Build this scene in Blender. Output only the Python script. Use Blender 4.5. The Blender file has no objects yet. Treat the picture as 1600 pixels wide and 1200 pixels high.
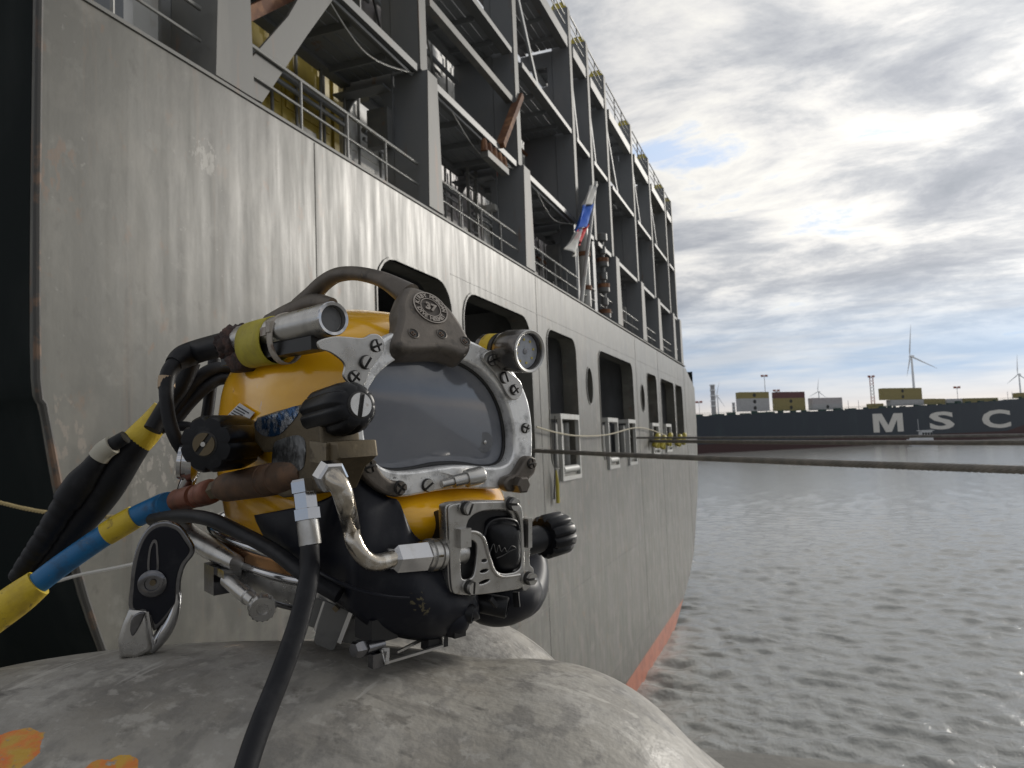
import bpy, bmesh, math, random
import numpy as np
from math import radians, sin, cos, pi
from mathutils import Vector, Matrix
random.seed(7); rng = np.random.default_rng(7)
S = bpy.context.scene
COL = S.collection

# ------------------------------------------------------------------ camera
EYE = 7.3                       # eye height in metres above the datum (water lies at 0.9)
WATER = 0.9
th, pt, ro = radians(20), radians(4.5), .04
V = lambda *a: np.array(a, float)
f = V(-sin(th)*cos(pt), cos(th)*cos(pt), sin(pt)); r0 = V(cos(th), sin(th), 0); u0 = np.cross(r0, f)
r = cos(ro)*r0 - sin(ro)*u0; u = cos(ro)*u0 + sin(ro)*r0
C = V(0, 0, EYE)
cam = bpy.data.cameras.new('camera'); co = bpy.data.objects.new('camera', cam); COL.objects.link(co)
co.matrix_world = Matrix(((r[0], u[0], -f[0], C[0]), (r[1], u[1], -f[1], C[1]), (r[2], u[2], -f[2], C[2]), (0, 0, 0, 1)))
cam.sensor_width = 36; cam.lens = 27; cam.clip_start = .02; cam.clip_end = 20000
cam.dof.use_dof = True; cam.dof.focus_distance = .74; cam.dof.aperture_fstop = 20
S.camera = co

# ------------------------------------------------------------------ sky, sun, exposure
SUN_AZ, SUN_EL = radians(31), radians(17)      # azimuth measured from +Y towards +X
SUN = V(sin(SUN_AZ)*cos(SUN_EL), cos(SUN_AZ)*cos(SUN_EL), sin(SUN_EL))
W = bpy.data.worlds.new('World'); S.world = W; W.use_nodes = True
nt = W.node_tree; nt.nodes.clear()
def N(nt, kind, **kw):
    n = nt.nodes.new(kind)
    for k, v in kw.items():
        if k.startswith('i_'):
            n.inputs[k[2:].replace('_', ' ')].default_value = v
        else: setattr(n, k, v)
    return n
def math_(nt, op, a, b=None, c=None, clamp=False):
    n = nt.nodes.new('ShaderNodeMath'); n.operation = op; n.use_clamp = clamp
    for i, x in enumerate((a, b, c)):
        if x is None: continue
        if isinstance(x, (int, float)): n.inputs[i].default_value = x
        else: nt.links.new(x, n.inputs[i])
    return n.outputs[0]
def vmath(nt, op, a, b=None, out=0):
    n = nt.nodes.new('ShaderNodeVectorMath'); n.operation = op
    for i, x in enumerate((a, b)):
        if x is None: continue
        if isinstance(x, (tuple, list, np.ndarray)): n.inputs[i].default_value = tuple(x)
        else: nt.links.new(x, n.inputs[i])
    return n.outputs[out]
def maprange(nt, x, a, b, c=0., d=1., smooth=False):
    n = nt.nodes.new('ShaderNodeMapRange'); n.clamp = True
    if smooth: n.interpolation_type = 'SMOOTHSTEP'
    nt.links.new(x, n.inputs[0])
    for i, v in zip((1, 2, 3, 4), (a, b, c, d)): n.inputs[i].default_value = v
    return n.outputs[0]
def mix(nt, fac, a, b, blend='MIX'):
    n = nt.nodes.new('ShaderNodeMix'); n.data_type = 'RGBA'; n.blend_type = blend; n.clamp_factor = True
    for i, x in ((0, fac), (6, a), (7, b)):
        if isinstance(x, (int, float)): n.inputs[i].default_value = x
        elif isinstance(x, (tuple, list)): n.inputs[i].default_value = tuple(x) + ((1,) if len(x) == 3 else ())
        else: nt.links.new(x, n.inputs[i])
    return n.outputs[2]
def noise(nt, vec, scale, detail=5, rough=.55, dist=0.):
    n = nt.nodes.new('ShaderNodeTexNoise'); n.inputs['Scale'].default_value = scale
    n.inputs['Detail'].default_value = detail; n.inputs['Roughness'].default_value = rough
    n.inputs['Distortion'].default_value = dist
    nt.links.new(vec, n.inputs['Vector']); return n.outputs[0]

tc = N(nt, 'ShaderNodeTexCoord'); D = tc.outputs['Generated']
sep = N(nt, 'ShaderNodeSeparateXYZ'); nt.links.new(D, sep.inputs[0])
dz = math_(nt, 'ABSOLUTE', sep.outputs[2])
den = math_(nt, 'ADD', dz, .17)
cmb = N(nt, 'ShaderNodeCombineXYZ')
nt.links.new(math_(nt, 'DIVIDE', sep.outputs[0], den), cmb.inputs[0])
nt.links.new(math_(nt, 'DIVIDE', sep.outputs[1], den), cmb.inputs[1])
Pc = cmb.outputs[0]
wv = N(nt, 'ShaderNodeMapping'); wv.inputs['Rotation'].default_value = (0, 0, radians(20)); wv.inputs['Scale'].default_value = (.85, 1.25, 1); nt.links.new(Pc, wv.inputs[0])
Pm = wv.outputs[0]
n1 = noise(nt, Pm, .8, 3, .5, .6); n2 = noise(nt, vmath(nt, 'ADD', Pm, (3.7, 9.1, 2.2)), 2.7, 10, .66, .25)
n3 = noise(nt, vmath(nt, 'ADD', Pm, (8.3, 1.7, 5.)), 1.5, 5, .55, .6)
T = math_(nt, 'ADD', math_(nt, 'MULTIPLY', n1, .42), math_(nt, 'ADD', math_(nt, 'MULTIPLY', n2, .50), math_(nt, 'MULTIPLY', n3, .28)))
cr = N(nt, 'ShaderNodeValToRGB'); nt.links.new(maprange(nt, T, .36, .84), cr.inputs[0])
el = cr.color_ramp.elements
el[0].position = 0; el[0].color = (.25, .35, .52, 1); el[1].position = 1; el[1].color = (.155, .172, .20, 1)
for p_, c_ in ((.22, (.34, .40, .51)), (.32, (.50, .495, .48)), (.42, (.42, .42, .425)), (.52, (.31, .32, .34)), (.63, (.235, .247, .275)), (.80, (.18, .195, .222))):
    e = el.new(p_); e.color = c_ + (1,)
sky = N(nt, 'ShaderNodeTexSky', sky_type='NISHITA', sun_disc=False, sun_elevation=SUN_EL, sun_rotation=SUN_AZ, air_density=1.2, dust_density=2., altitude=0)
cl = mix(nt, 1., cr.outputs[0], (10, 10, 10), 'MULTIPLY')
gapf = maprange(nt, T, .36, .46, 1, 0)
cl = mix(nt, math_(nt, 'MULTIPLY', gapf, .35), cl, sky.outputs[0])
low = maprange(nt, dz, .06, .20, 1, 0, True)                    # far haze sheet under the clouds
lowc = mix(nt, maprange(nt, dz, .012, .075, 0, 1, True), (4.5, 4.05, 3.65), (2.3, 2.95, 3.9))
n4 = noise(nt, vmath(nt, 'MULTIPLY', D, (3, 3, 30)), 1.5, 5, .55)
lowc = mix(nt, math_(nt, 'MULTIPLY', maprange(nt, n4, .5, .68), .5), lowc, (4.4, 4.4, 4.4))
cl = mix(nt, math_(nt, 'MULTIPLY', low, .93), cl, lowc)
sd = vmath(nt, 'DOT_PRODUCT', D, SUN, 1)
g1 = math_(nt, 'POWER', math_(nt, 'MAXIMUM', sd, 0.), 4.5); g2 = math_(nt, 'POWER', math_(nt, 'MAXIMUM', sd, 0.), 60.)
glow = math_(nt, 'ADD', math_(nt, 'MULTIPLY', g1, .85), math_(nt, 'MULTIPLY', g2, 1.0))
gl = N(nt, 'ShaderNodeVectorMath', operation='SCALE'); gl.inputs[0].default_value = (1., .955, .86); nt.links.new(glow, gl.inputs['Scale'])
one = vmath(nt, 'ADD', gl.outputs[0], (1, 1, 1))
cl = mix(nt, 1., cl, one, 'MULTIPLY')
bg = N(nt, 'ShaderNodeBackground'); bg.inputs[1].default_value = .094; nt.links.new(cl, bg.inputs[0])
wo = N(nt, 'ShaderNodeOutputWorld'); nt.links.new(bg.outputs[0], wo.inputs[0])

sl = bpy.data.lights.new('sun', 'SUN'); sl.energy = 1.3; sl.angle = radians(11); sl.color = (1, .95, .87)
so = bpy.data.objects.new('sun', sl); COL.objects.link(so)
so.rotation_euler = Vector(-SUN).to_track_quat('-Z', 'Y').to_euler(); so.location = (60, 90, 60)
S.view_settings.view_transform = 'Standard'; S.view_settings.look = 'None'
S.view_settings.exposure = .62; S.view_settings.gamma = 1; S.view_settings.use_curve_mapping = False
S.cycles.use_denoising = True; S.cycles.max_bounces = 8; S.cycles.sample_clamp_indirect = 8

# ------------------------------------------------------------------ measuring helpers (sight lines cut with real planes)
def ray(px, py): return f + (px-800)/1200*r + (600-py)/1200*u
def P(px, py, d): return C + d*ray(px, py)
def TX(px, py, x): v = ray(px, py); return C + v*(x/v[0])
def TY(px, py, y): v = ray(px, py); return C + v*(y/v[1])
def TZ(px, py, z): v = ray(px, py); return C + v*((z-EYE)/v[2])
HO = P(697, 655, .75); yw = radians(42)          # the helmet's face: centre and axes
ht = cos(yw)*r + sin(yw)*f; hb = u; hn = sin(yw)*r - cos(yw)*f
def L(px, py, c=.0): v = ray(px, py); return C + v*(((HO-C)@hn+c)/(v@hn))      # on the plane c in front of the face
def A(px, py, a=-.15): v = ray(px, py); return C + v*(((HO-C)@ht+a)/(v@ht))    # on the plane a to the side
def H(a, b, c): return HO + a*ht + b*hb + c*hn

# ------------------------------------------------------------------ materials
def mat(name, base, rough=.5, metal=0., layers=(), bump=None, coat=0., rl=None, spec=None, bumps=()):
    """layers: (colour, scale, stretch, lo, hi, amount[, spot centre, spot radius])"""
    m = bpy.data.materials.new(name); m.use_nodes = True; nt = m.node_tree
    b = nt.nodes['Principled BSDF']; tc = N(nt, 'ShaderNodeTexCoord'); X = tc.outputs['Object']
    col = None; cur = tuple(base)
    for ly in layers:
        c, sc, st, lo, hi, am = ly[:6]
        vec = vmath(nt, 'MULTIPLY', X, st)
        fac = math_(nt, 'MULTIPLY', maprange(nt, noise(nt, vec, sc, 7, .6), lo, hi), am)
        if len(ly) > 6:
            dist = vmath(nt, 'DISTANCE', X, ly[6], 1)
            wob = math_(nt, 'MULTIPLY', math_(nt, 'SUBTRACT', noise(nt, X, 3/ly[7], 4), .5), ly[7]*1.1)
            fac = math_(nt, 'MULTIPLY', fac, maprange(nt, math_(nt, 'ADD', dist, wob), ly[7]*.8, ly[7], 1, 0))
        cur = mix(nt, fac, cur, tuple(c))
    if isinstance(cur, tuple): b.inputs['Base Color'].default_value = cur + (1,)
    else: nt.links.new(cur, b.inputs['Base Color'])
    b.inputs['Metallic'].default_value = metal; b.inputs['Roughness'].default_value = rough
    if rl:
        nt.links.new(maprange(nt, noise(nt, vmath(nt, 'MULTIPLY', X, rl[1]), rl[0], 6), .3, .7, rl[2], rl[3]), b.inputs['Roughness'])
    if coat: b.inputs['Coat Weight'].default_value = coat; b.inputs['Coat Roughness'].default_value = .08
    if spec is not None: b.inputs['Specular IOR Level'].default_value = spec
    prev = None
    for bm_ in ((bump,) if bump else ()) + tuple(bumps):
        sc, st, dist_ = bm_[:3]; stretch = bm_[3] if len(bm_) > 3 else (1, 1, 1)
        bn = N(nt, 'ShaderNodeBump'); bn.inputs['Strength'].default_value = st; bn.inputs['Distance'].default_value = dist_
        nt.links.new(noise(nt, vmath(nt, 'MULTIPLY', X, stretch), sc, 6, .6), bn.inputs['Height'])
        if prev is not None: nt.links.new(prev, bn.inputs['Normal'])
        prev = bn.outputs[0]
    if prev is not None: nt.links.new(prev, b.inputs['Normal'])
    return m

# ------------------------------------------------------------------ object helpers
def thing(name, label, cat, loc, group=None, kind=None):
    o = bpy.data.objects.new(name, None); o.empty_display_size = .1; o.location = tuple(loc); COL.objects.link(o)
    tag(o, label, cat, group, kind); return o
def tag(o, label=None, cat=None, group=None, kind=None):
    if label: o['label'] = label
    if cat: o['category'] = cat
    if group: o['group'] = group
    if kind: o['kind'] = kind
    return o
def base_of(parent):
    p = V(0, 0, 0)
    while parent is not None: p = p + V(*parent.location); parent = parent.parent
    return p
def obj(name, verts, faces, m, parent=None, smooth=True, loc=None, auto=None):
    """verts are world positions; with no parent the origin is put at loc"""
    o0 = base_of(parent) if parent is not None else (V(*loc) if loc is not None else V(0, 0, 0))
    me = bpy.data.meshes.new(name)
    me.from_pydata([tuple(V(*v)-o0) for v in verts], [], [tuple(q) for q in faces])
    return fin(name, me, m, parent, smooth, loc, auto)
def fin(name, me, m, parent, smooth, loc=None, auto=None):
    me.materials.append(m)
    me.update()
    if smooth: me.polygons.foreach_set('use_smooth', [True]*len(me.polygons))
    if smooth and auto is not False:
        me.set_sharp_from_angle(angle=radians(auto or 38))
    o = bpy.data.objects.new(name, me); COL.objects.link(o)
    if parent is not None: o.parent = parent
    elif loc is not None: o.location = tuple(loc)
    return o
class MB:
    """collects shapes (world positions) that become one mesh"""
    def __init__(s): s.v = []; s.f = []
    def add(s, v, fc):
        k = len(s.v); s.v += [V(*q) for q in v]; s.f += [tuple(i+k for i in q) for q in fc]; return s
    def box(s, c, ex, ey, ez, tx=1., ty=1.):
        """half-axis vectors; top scaled by tx, ty"""
        c, ex, ey, ez = (V(*q) for q in (c, ex, ey, ez))
        v = [c-ex-ey-ez, c+ex-ey-ez, c+ex+ey-ez, c-ex+ey-ez, c-tx*ex-ty*ey+ez, c+tx*ex-ty*ey+ez, c+tx*ex+ty*ey+ez, c-tx*ex+ty*ey+ez]
        return s.add(v, [(3, 2, 1, 0), (4, 5, 6, 7), (0, 1, 5, 4), (1, 2, 6, 5), (2, 3, 7, 6), (3, 0, 4, 7)])
    def aabb(s, x0, x1, y0, y1, z0, z1):
        return s.box(((x0+x1)/2, (y0+y1)/2, (z0+z1)/2), ((x1-x0)/2, 0, 0), (0, (y1-y0)/2, 0), (0, 0, (z1-z0)/2))
    def bar(s, a, b, w, h, up=(0, 0, 1)):
        a, b = V(*a), V(*b); d = b-a; ln = np.linalg.norm(d); d /= ln
        x = np.cross(d, V(*up)); n_ = np.linalg.norm(x)
        if n_ < 1e-4: x = np.cross(d, V(1, 0, 0)); n_ = np.linalg.norm(x)
        x /= n_; z = np.cross(x, d)
        return s.box((a+b)/2, x*w/2, d*ln/2, z*h/2)
    def tube(s, pts, rad, n=12, cap=True):
        pts = [V(*p) for p in pts]; k = len(pts)
        rad = [rad]*k if np.isscalar(rad) else list(rad)
        tg = [pts[min(i+1, k-1)]-pts[max(i-1, 0)] for i in range(k)]; tg = [q/np.linalg.norm(q) for q in tg]
        x = np.cross(tg[0], V(0, 0, 1)); x = np.cross(tg[0], V(1, 0, 0)) if np.linalg.norm(x) < .1 else x
        x /= np.linalg.norm(x); vs = []; fs = []
        for i in range(k):
            x = x - (x@tg[i])*tg[i]; x /= np.linalg.norm(x); y = np.cross(tg[i], x)
            for j in range(n):
                a = 2*pi*j/n; vs.append(pts[i]+rad[i]*(cos(a)*x+sin(a)*y))
        for i in range(k-1):
            for j in range(n): fs.append((i*n+j, i*n+(j+1) % n, (i+1)*n+(j+1) % n, (i+1)*n+j))
        if cap: fs.append(tuple(range(n-1, -1, -1))); fs.append(tuple((k-1)*n+j for j in range(n)))
        return s.add(vs, fs)
    def lathe(s, p0, ax, prof, n=24, rf=None, sq=1., up=None, cap=True):
        """prof: (distance along ax, radius); rf(angle, k) scales the radius"""
        p0, ax = V(*p0), V(*ax); ax = ax/np.linalg.norm(ax)
        x = np.cross(ax, V(0, 0, 1) if up is None else V(*up)); x = np.cross(ax, V(1, 0, 0)) if np.linalg.norm(x) < .05 else x
        x /= np.linalg.norm(x); y = np.cross(ax, x); vs = []; fs = []; k = len(prof)
        for i, (d, q) in enumerate(prof):
            for j in range(n):
                a = 2*pi*j/n; q2 = q*(rf(a, i) if rf else 1)
                vs.append(p0+ax*d+q2*(cos(a)*x+sq*sin(a)*y))
        for i in range(k-1):
            for j in range(n): fs.append((i*n+j, i*n+(j+1) % n, (i+1)*n+(j+1) % n, (i+1)*n+j))
        if cap: fs.append(tuple(range(n-1, -1, -1))); fs.append(tuple((k-1)*n+j for j in range(n)))
        return s.add(vs, fs)
    def prism(s, poly, off):
        poly = [V(*q) for q in poly]; n = len(poly); off = V(*off)
        return s.add(poly+[q+off for q in poly], [tuple(range(n-1, -1, -1)), tuple(range(n, 2*n))]+[(i, (i+1) % n, n+(i+1) % n, n+i) for i in range(n)])
    def build(s, name, m, parent=None, smooth=True, loc=None, auto=None):
        return obj(name, s.v, s.f, m, parent, smooth, loc, auto)
def smooth_pts(pts, k=6, closed=False):
    """Catmull-Rom through points of any width"""
    pts = [np.atleast_1d(V(*q)) for q in pts]; n = len(pts); out = []
    for i in range(n if closed else n-1):
        g = (lambda j: pts[j % n]) if closed else (lambda j: pts[min(max(j, 0), n-1)])
        a, b, c, d = g(i-1), g(i), g(i+1), g(i+2)
        for q in range(k):
            t = q/k; out.append(.5*(2*b+(c-a)*t+(2*a-5*b+4*c-d)*t*t+(3*b-a-3*c+d)*t**3))
    if not closed: out.append(pts[-1])
    return out
def hose(name, pts, rad, m, parent=None, n=14, k=7, loc=None):
    rad = [rad]*len(pts) if np.isscalar(rad) else rad
    q = smooth_pts([tuple(p)+(a,) for p, a in zip(pts, rad)], k)
    return MB().tube([a[:3] for a in q], [a[3] for a in q], n).build(name, m, parent, loc=loc if loc is not None else (None if parent else tuple(pts[0])))
def plate(name, loops, thick, m, parent=None, bevel=.0, rnd=True, nrm=None, loc=None, k=4, res=2, relax=0):
    """a flat plate with holes: loops of coplanar world points; first is the outline. Grows by thick against nrm"""
    ls = [[V(*p) for p in lp] for lp in loops]
    o = ls[0][0]; 
    if nrm is None:
        nrm = sum(np.cross(ls[0][i]-o, ls[0][(i+1) % len(ls[0])]-o) for i in range(len(ls[0])))
    nrm = V(*nrm); nrm /= np.linalg.norm(nrm)
    x = ls[0][1]-o; x -= (x@nrm)*nrm; x /= np.linalg.norm(x); y = np.cross(nrm, x)
    cu = bpy.data.curves.new(name, 'CURVE'); cu.dimensions = '2D'; cu.fill_mode = 'BOTH'
    cu.extrude = max(thick/2-bevel, 1e-5); cu.bevel_depth = bevel; cu.bevel_resolution = res; cu.offset = -bevel
    for i, lp in enumerate(ls):
        q = [((p-o)@x, (p-o)@y) for p in lp]
        sm = rnd if isinstance(rnd, bool) else rnd[i]
        if sm: q = [tuple(a) for a in smooth_pts(q, k, True)]
        for _ in range(relax):
            w_ = np.array(q); q = [tuple(a) for a in .5*w_+.25*(np.roll(w_, 1, 0)+np.roll(w_, -1, 0))]
        sp = cu.splines.new('POLY'); sp.points.add(len(q)-1); sp.use_cyclic_u = True
        for pnt, a in zip(sp.points, q): pnt.co = (a[0], a[1], 0, 1)
    ob = bpy.data.objects.new(name, cu); COL.objects.link(ob)
    dg = bpy.context.evaluated_depsgraph_get(); dg.update()
    me = bpy.data.meshes.new_from_object(ob.evaluated_get(dg)); bpy.data.objects.remove(ob); bpy.data.curves.remove(cu)
    me.name = name
    w0 = base_of(parent) if parent is not None else (V(*loc) if loc is not None else V(0, 0, 0))
    c = o - nrm*thick/2 - w0
    me.transform(Matrix(((x[0], y[0], nrm[0], c[0]), (x[1], y[1], nrm[1], c[1]), (x[2], y[2], nrm[2], c[2]), (0, 0, 0, 1))))
    me.materials.clear()
    return fin(name, me, m, parent, True, loc, 30)
def text_mb(mb, s, o, x, y, size, depth, bold=0., sx=1.):
    """letters as geometry, standing on the plane o, x, y"""
    o, x, y = V(*o), V(*x), V(*y); z = np.cross(x, y)
    cu = bpy.data.curves.new('text', 'FONT'); cu.body = s; cu.size = size; cu.extrude = depth/2; cu.offset = bold
    cu.align_x = 'CENTER'; cu.align_y = 'CENTER'; cu.resolution_u = 3
    ob = bpy.data.objects.new('text', cu); COL.objects.link(ob)
    dg = bpy.context.evaluated_depsgraph_get(); dg.update()
    me = bpy.data.meshes.new_from_object(ob.evaluated_get(dg)); bpy.data.objects.remove(ob); bpy.data.curves.remove(cu)
    mb.add([o+v.co.x*sx*x+v.co.y*y+(v.co.z+depth/2)*z for v in me.vertices], [tuple(p.vertices) for p in me.polygons])
    bpy.data.meshes.remove(me); return mb
# ================================================================== SHIP NEXT TO THE QUAY
XT = -4.2                                         # the transom's plane
streaks = [((.078, .075, .066), .9, (.3, 1.5, .22), .40, .66, .6), ((.185, .182, .163), 1.3, (.3, 2.2, .16), .50, .72, .55), ((.045, .04, .034), 1.9, (.3, 3.5, .12), .58, .70, .6), ((.20, .195, .175), 3.5, (.3, 1, 1), .60, .70, .5)]
m_transom = mat('worn grey hull paint', (.108, .106, .092), .5, 0, streaks + [((.075, .073, .066), .55, (.3, 1.2, .6), .48, .66, .7), ((.17, .115, .075), 1.7, (.3, 2.6, .1), .60, .74, .6), 
    ((.16, .09, .05), 6, (1, 1, .7), .62, .70, .6), ((.24, .23, .21), 14, (1, 1, 1), .66, .72, .5), ((.19, .18, .155), 2.4, (1, 1, .8), .48, .64, .45), ((.055, .05, .042), 5, (1, 1, .8), .60, .70, .5),
    ((.27, .26, .235), 22, (1, 1, .6), .49, .54, .8, (XT+10, -15.00, 8.75), .15), ((.15, .105, .075), 13, (1, 1, .5), .53, .57, .8, (XT+10, -16.34, 8.2), .26), ((.22, .19, .16), 14, (1, 1, .6), .54, .58, .7, (XT+10, -16.24, 6.6), .22),
    ((.24, .22, .195), 16, (1, 1, .6), .53, .57, .75, (XT+10, -15.50, 6.40), .30), ((.06, .055, .05), 16, (1, 1, .6), .53, .57, .7, (XT+10, -12.70, 8.9), .22), ((.07, .06, .05), 20, (1, 1, .6), .52, .56, .7, (XT+10, -11.3, 8.95), .14)],
    rl=(3, (.3, 3, .3), .36, .50), spec=.30, bump=(2.2, .05, .03), bumps=[(26, .05, .004), (.8, .10, .05, (1, 1, .5))])
m_side = mat('dark green black hull paint', (.009, .0125, .0125), .8, 0, [((.022, .026, .025), 2, (1, 1, .3), .5, .7, .6)], bump=(8, .2, .005), spec=.12)
m_boot = mat('faded red bottom paint', (.43, .155, .095), .55, 0, [((.28, .09, .06), 3, (1, 1, 1), .45, .65, .8), ((.36, .24, .2), 8, (1, 1, 1), .6, .7, .6)])
m_frame = mat('grey deck steel', (.165, .174, .182), .5, 0, [((.21, .21, .21), 1.6, (1, 1, .3), .5, .75, .7), ((.17, .08, .035), 3.2, (1.5, 1.5, .35), .64, .74, .6)], bump=(9, .15, .004))
m_postlit = mat('weathered grey lit side paint', (.12, .12, .112), .6, 0, [((.2, .12, .08), 3.0, (1.5, 1.5, .3), .58, .7, .7), ((.2, .19, .17), 2, (1, 1, .2), .5, .7, .6)], bump=(9, .15, .004))  # tone of the sunlit post sides put into the colour; rust and weathering are real
m_beam = mat('grey beam paint', (.095, .098, .098), .5, 0, [((.17, .165, .155), 2, (1, .4, 1), .5, .7, .7), ((.17, .08, .035), 3.2, (1.5, .5, 1.5), .62, .74, .6)], bump=(9, .15, .004))
m_rust = mat('rusty steel', (.12, .05, .025), .8, 0, [((.30, .15, .07), 6, (1, 1, 1), .45, .65, .8)], bump=(30, .5, .004))
m_rail = mat('galvanised rail', (.20, .20, .19), .45, .3, [((.16, .13, .1), 8, (1, 1, 1), .55, .7, .7)])
m_yel = mat('yellow safety paint', (.40, .33, .03), .5, 0, [((.3, .2, .05), 5, (1, 1, 1), .55, .7, .7)])
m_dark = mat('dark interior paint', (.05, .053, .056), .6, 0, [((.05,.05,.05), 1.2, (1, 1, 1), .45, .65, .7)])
m_inner = mat('grey bulkhead paint', (.22, .226, .235), .55, 0, [((.09, .09, .09), 1.5, (1, 1, .4), .5, .7, .6)])
m_white = mat('dirty white paint', (.40, .40, .38), .45, 0, [((.25, .2, .15), 5, (1, 1, .5), .55, .72, .6)])
m_black = mat('black rubber', (.012, .0125, .014), .5, 0, [((.03, .03, .032), 20, (1, 1, 1), .5, .7, .5)], bump=(60, .1, .001))

# --- water: one sheet to the horizon, its waves real geometry
def water():
    az = np.concatenate([np.arange(-180, -62, 4.), np.arange(-62, -24, .6), np.arange(-24, 32, .12), np.arange(32, 90, 1.2), np.arange(90, 180, 4.)])
    az = np.radians(az); rr = [4.]
    while rr[-1] < 9000: rr.append(rr[-1]*(1.03 if rr[-1] < 10 else 1.0052 if rr[-1] < 160 else 1.012 if rr[-1] < 500 else 1.06))
    rr = np.array(rr); AZ, R = np.meshgrid(az, rr, indexing='ij')
    x = np.sin(AZ)*R; y = np.cos(AZ)*R; z = np.zeros_like(x); cell = np.maximum(R*.0052, .04)
    for k in range(170):
        lam = .13*(1.7/.13)**(rng.random()**1.15); a = radians(205+rng.normal()*42)
        kx, ky = sin(a)*2*pi/lam, cos(a)*2*pi/lam; amp = .038*lam/(2*pi)*(lam/.4)**-.35*rng.uniform(.6, 1.3)
        w = np.clip((lam/cell-2.2)/2, 0, 1); ph = rng.random()*6.28
        # patchy groups of waves
        g = .8+.25*np.sin(x*.09*sin(a+1.3)+y*.07*cos(a*.7)+ph*3)
        z += amp*w*g*np.sin(kx*x+ky*y+ph+.6*np.sin(.31*x+.27*y+ph))
    z = WATER + np.sign(z)*np.abs(z)**1.0 + z*np.abs(z)*1.2
    na, nr = len(az), len(rr); idx = np.arange(na*nr).reshape(na, nr)
    nx = np.roll(idx, -1, 0)
    q = np.stack([idx[:, :-1], idx[:, 1:], nx[:, 1:], nx[:, :-1]], -1).reshape(-1, 4)
    me = bpy.data.meshes.new('water'); me.vertices.add(na*nr+1)
    co_ = np.stack([x, y, z], -1).reshape(-1, 3); me.vertices.foreach_set('co', np.concatenate([co_, [[0, 0, WATER]]]).ravel())
    tri = np.stack([np.full(na, na*nr), idx[:, 0], np.roll(idx[:, 0], -1)], -1)
    lv = np.concatenate([q.ravel(), tri.ravel()]); me.loops.add(len(lv)); me.loops.foreach_set('vertex_index', lv)
    st = np.concatenate([np.arange(len(q))*4, len(q)*4+np.arange(na)*3]); tot = np.concatenate([np.full(len(q), 4), np.full(na, 3)])
    me.polygons.add(len(st)); me.polygons.foreach_set('loop_start', st); me.polygons.foreach_set('loop_total', tot)
    me.validate(); 
    m = mat('harbour water', (.285, .288, .27), .12, 0, [], bump=(2.2, .7, .09, (1, .7, 1)), bumps=[(6, .6, .03), (18, .3, .008)], spec=.5)  # silty base made paler to stand in for missing sky reflection
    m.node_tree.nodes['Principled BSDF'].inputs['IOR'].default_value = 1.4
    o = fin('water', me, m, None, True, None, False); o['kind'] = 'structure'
    return o
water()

# --- quay
m_quay = mat('worn quay concrete', (.27, .26, .235), .85, 0, [((.16, .155, .14), 3, (1, 1, 1), .45, .65, .7), ((.36, .35, .32), 20, (1, 1, 1), .6, .7, .5)], bump=(40, .4, .006))
q = MB(); q.aabb(-150, 150, -60, 2.0, -3, 6.38)
tag(q.build('quay', m_quay, smooth=False), kind='structure')
q = MB(); q.aabb(-150, 150, 2.003, 2.29, -3, 6.42)
tag(q.build('quay_edge', m_quay, smooth=False), kind='structure')

# --- the ship: hull
ship = thing('container_ship', 'grey stern of a moored container ship with rounded deck openings and tall lashing posts', 'ship', (-10, 19.7, WATER))
insZ = [10.32, 8, 7.58, 6.88, 6.13, 5.0, 2.88, 2.0, 1.33, .9, .3, -.5]; insI = [0, 0, .07, .22, .47, 1.05, 3.2, 5.0, 7.7, 9.6, 13., 16.4]
sec = smooth_pts(list(zip(insZ, insI)), 5)
Y0, Y1 = 3.29, 36.1
left = [(Y0+i, z) for z, i in sec]; right = [(Y1-i, z) for z, i in sec]
outline = [(Y0, 10.32)] + left[1:] + right[::-1][1:-6] + [(Y1, 9.55), (33.3, 10.26)]
def rrect(y0, y1, z0, z1, q=.3, qb=None):
    qb = q if qb is None else qb; out = []
    for cy, cz, a0, rad in ((y1-q, z1-q, 0, q), (y0+q, z1-q, 90, q), (y0+qb, z0+qb, 180, qb), (y1-qb, z0+qb, 270, qb)):
        for k in range(6): a = radians(a0+18*k); out.append((cy+rad*cos(a), cz+rad*sin(a)))
    return out
OPEN = [(7.32, 9.28, 6.85, 9.47, .42), (9.68, 12.55, 6.85, 9.47, .42), (13.5, 15.5, 6.82, 9.43, .3), (17.5, 21.5, 6.85, 9.43, .3),
        (23.8, 25.5, 7.0, 9.36, .25), (26.4, 29.4, 7.1, 9.36, .25), (29.85, 31.7, 7.1, 9.36, .25)]
HOLES = [rrect(*o) for o in OPEN]
for (y0, y1) in ((16.3, 16.82), (22.62, 23.2)):
    HOLES.append([((y0+y1)/2+(y1-y0)/2*cos(a), 8.53+.4*sin(a)) for a in np.linspace(0, 2*pi, 24, endpoint=False)])
p3 = lambda lp, x: [(x, y, z) for y, z in lp]
plate('transom_plating', [p3(outline, XT)] + [p3(h, XT) for h in HOLES], .05, m_transom, ship, rnd=False, nrm=(1, 0, 0))
mb = MB()                                          # flanges of the openings
for h in HOLES:
    n = len(h); vs = p3(h, XT+.012) + p3(h, XT-.32); mb.add(vs, [(i, (i+1) % n, n+(i+1) % n, n+i) for i in range(n)])
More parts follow.
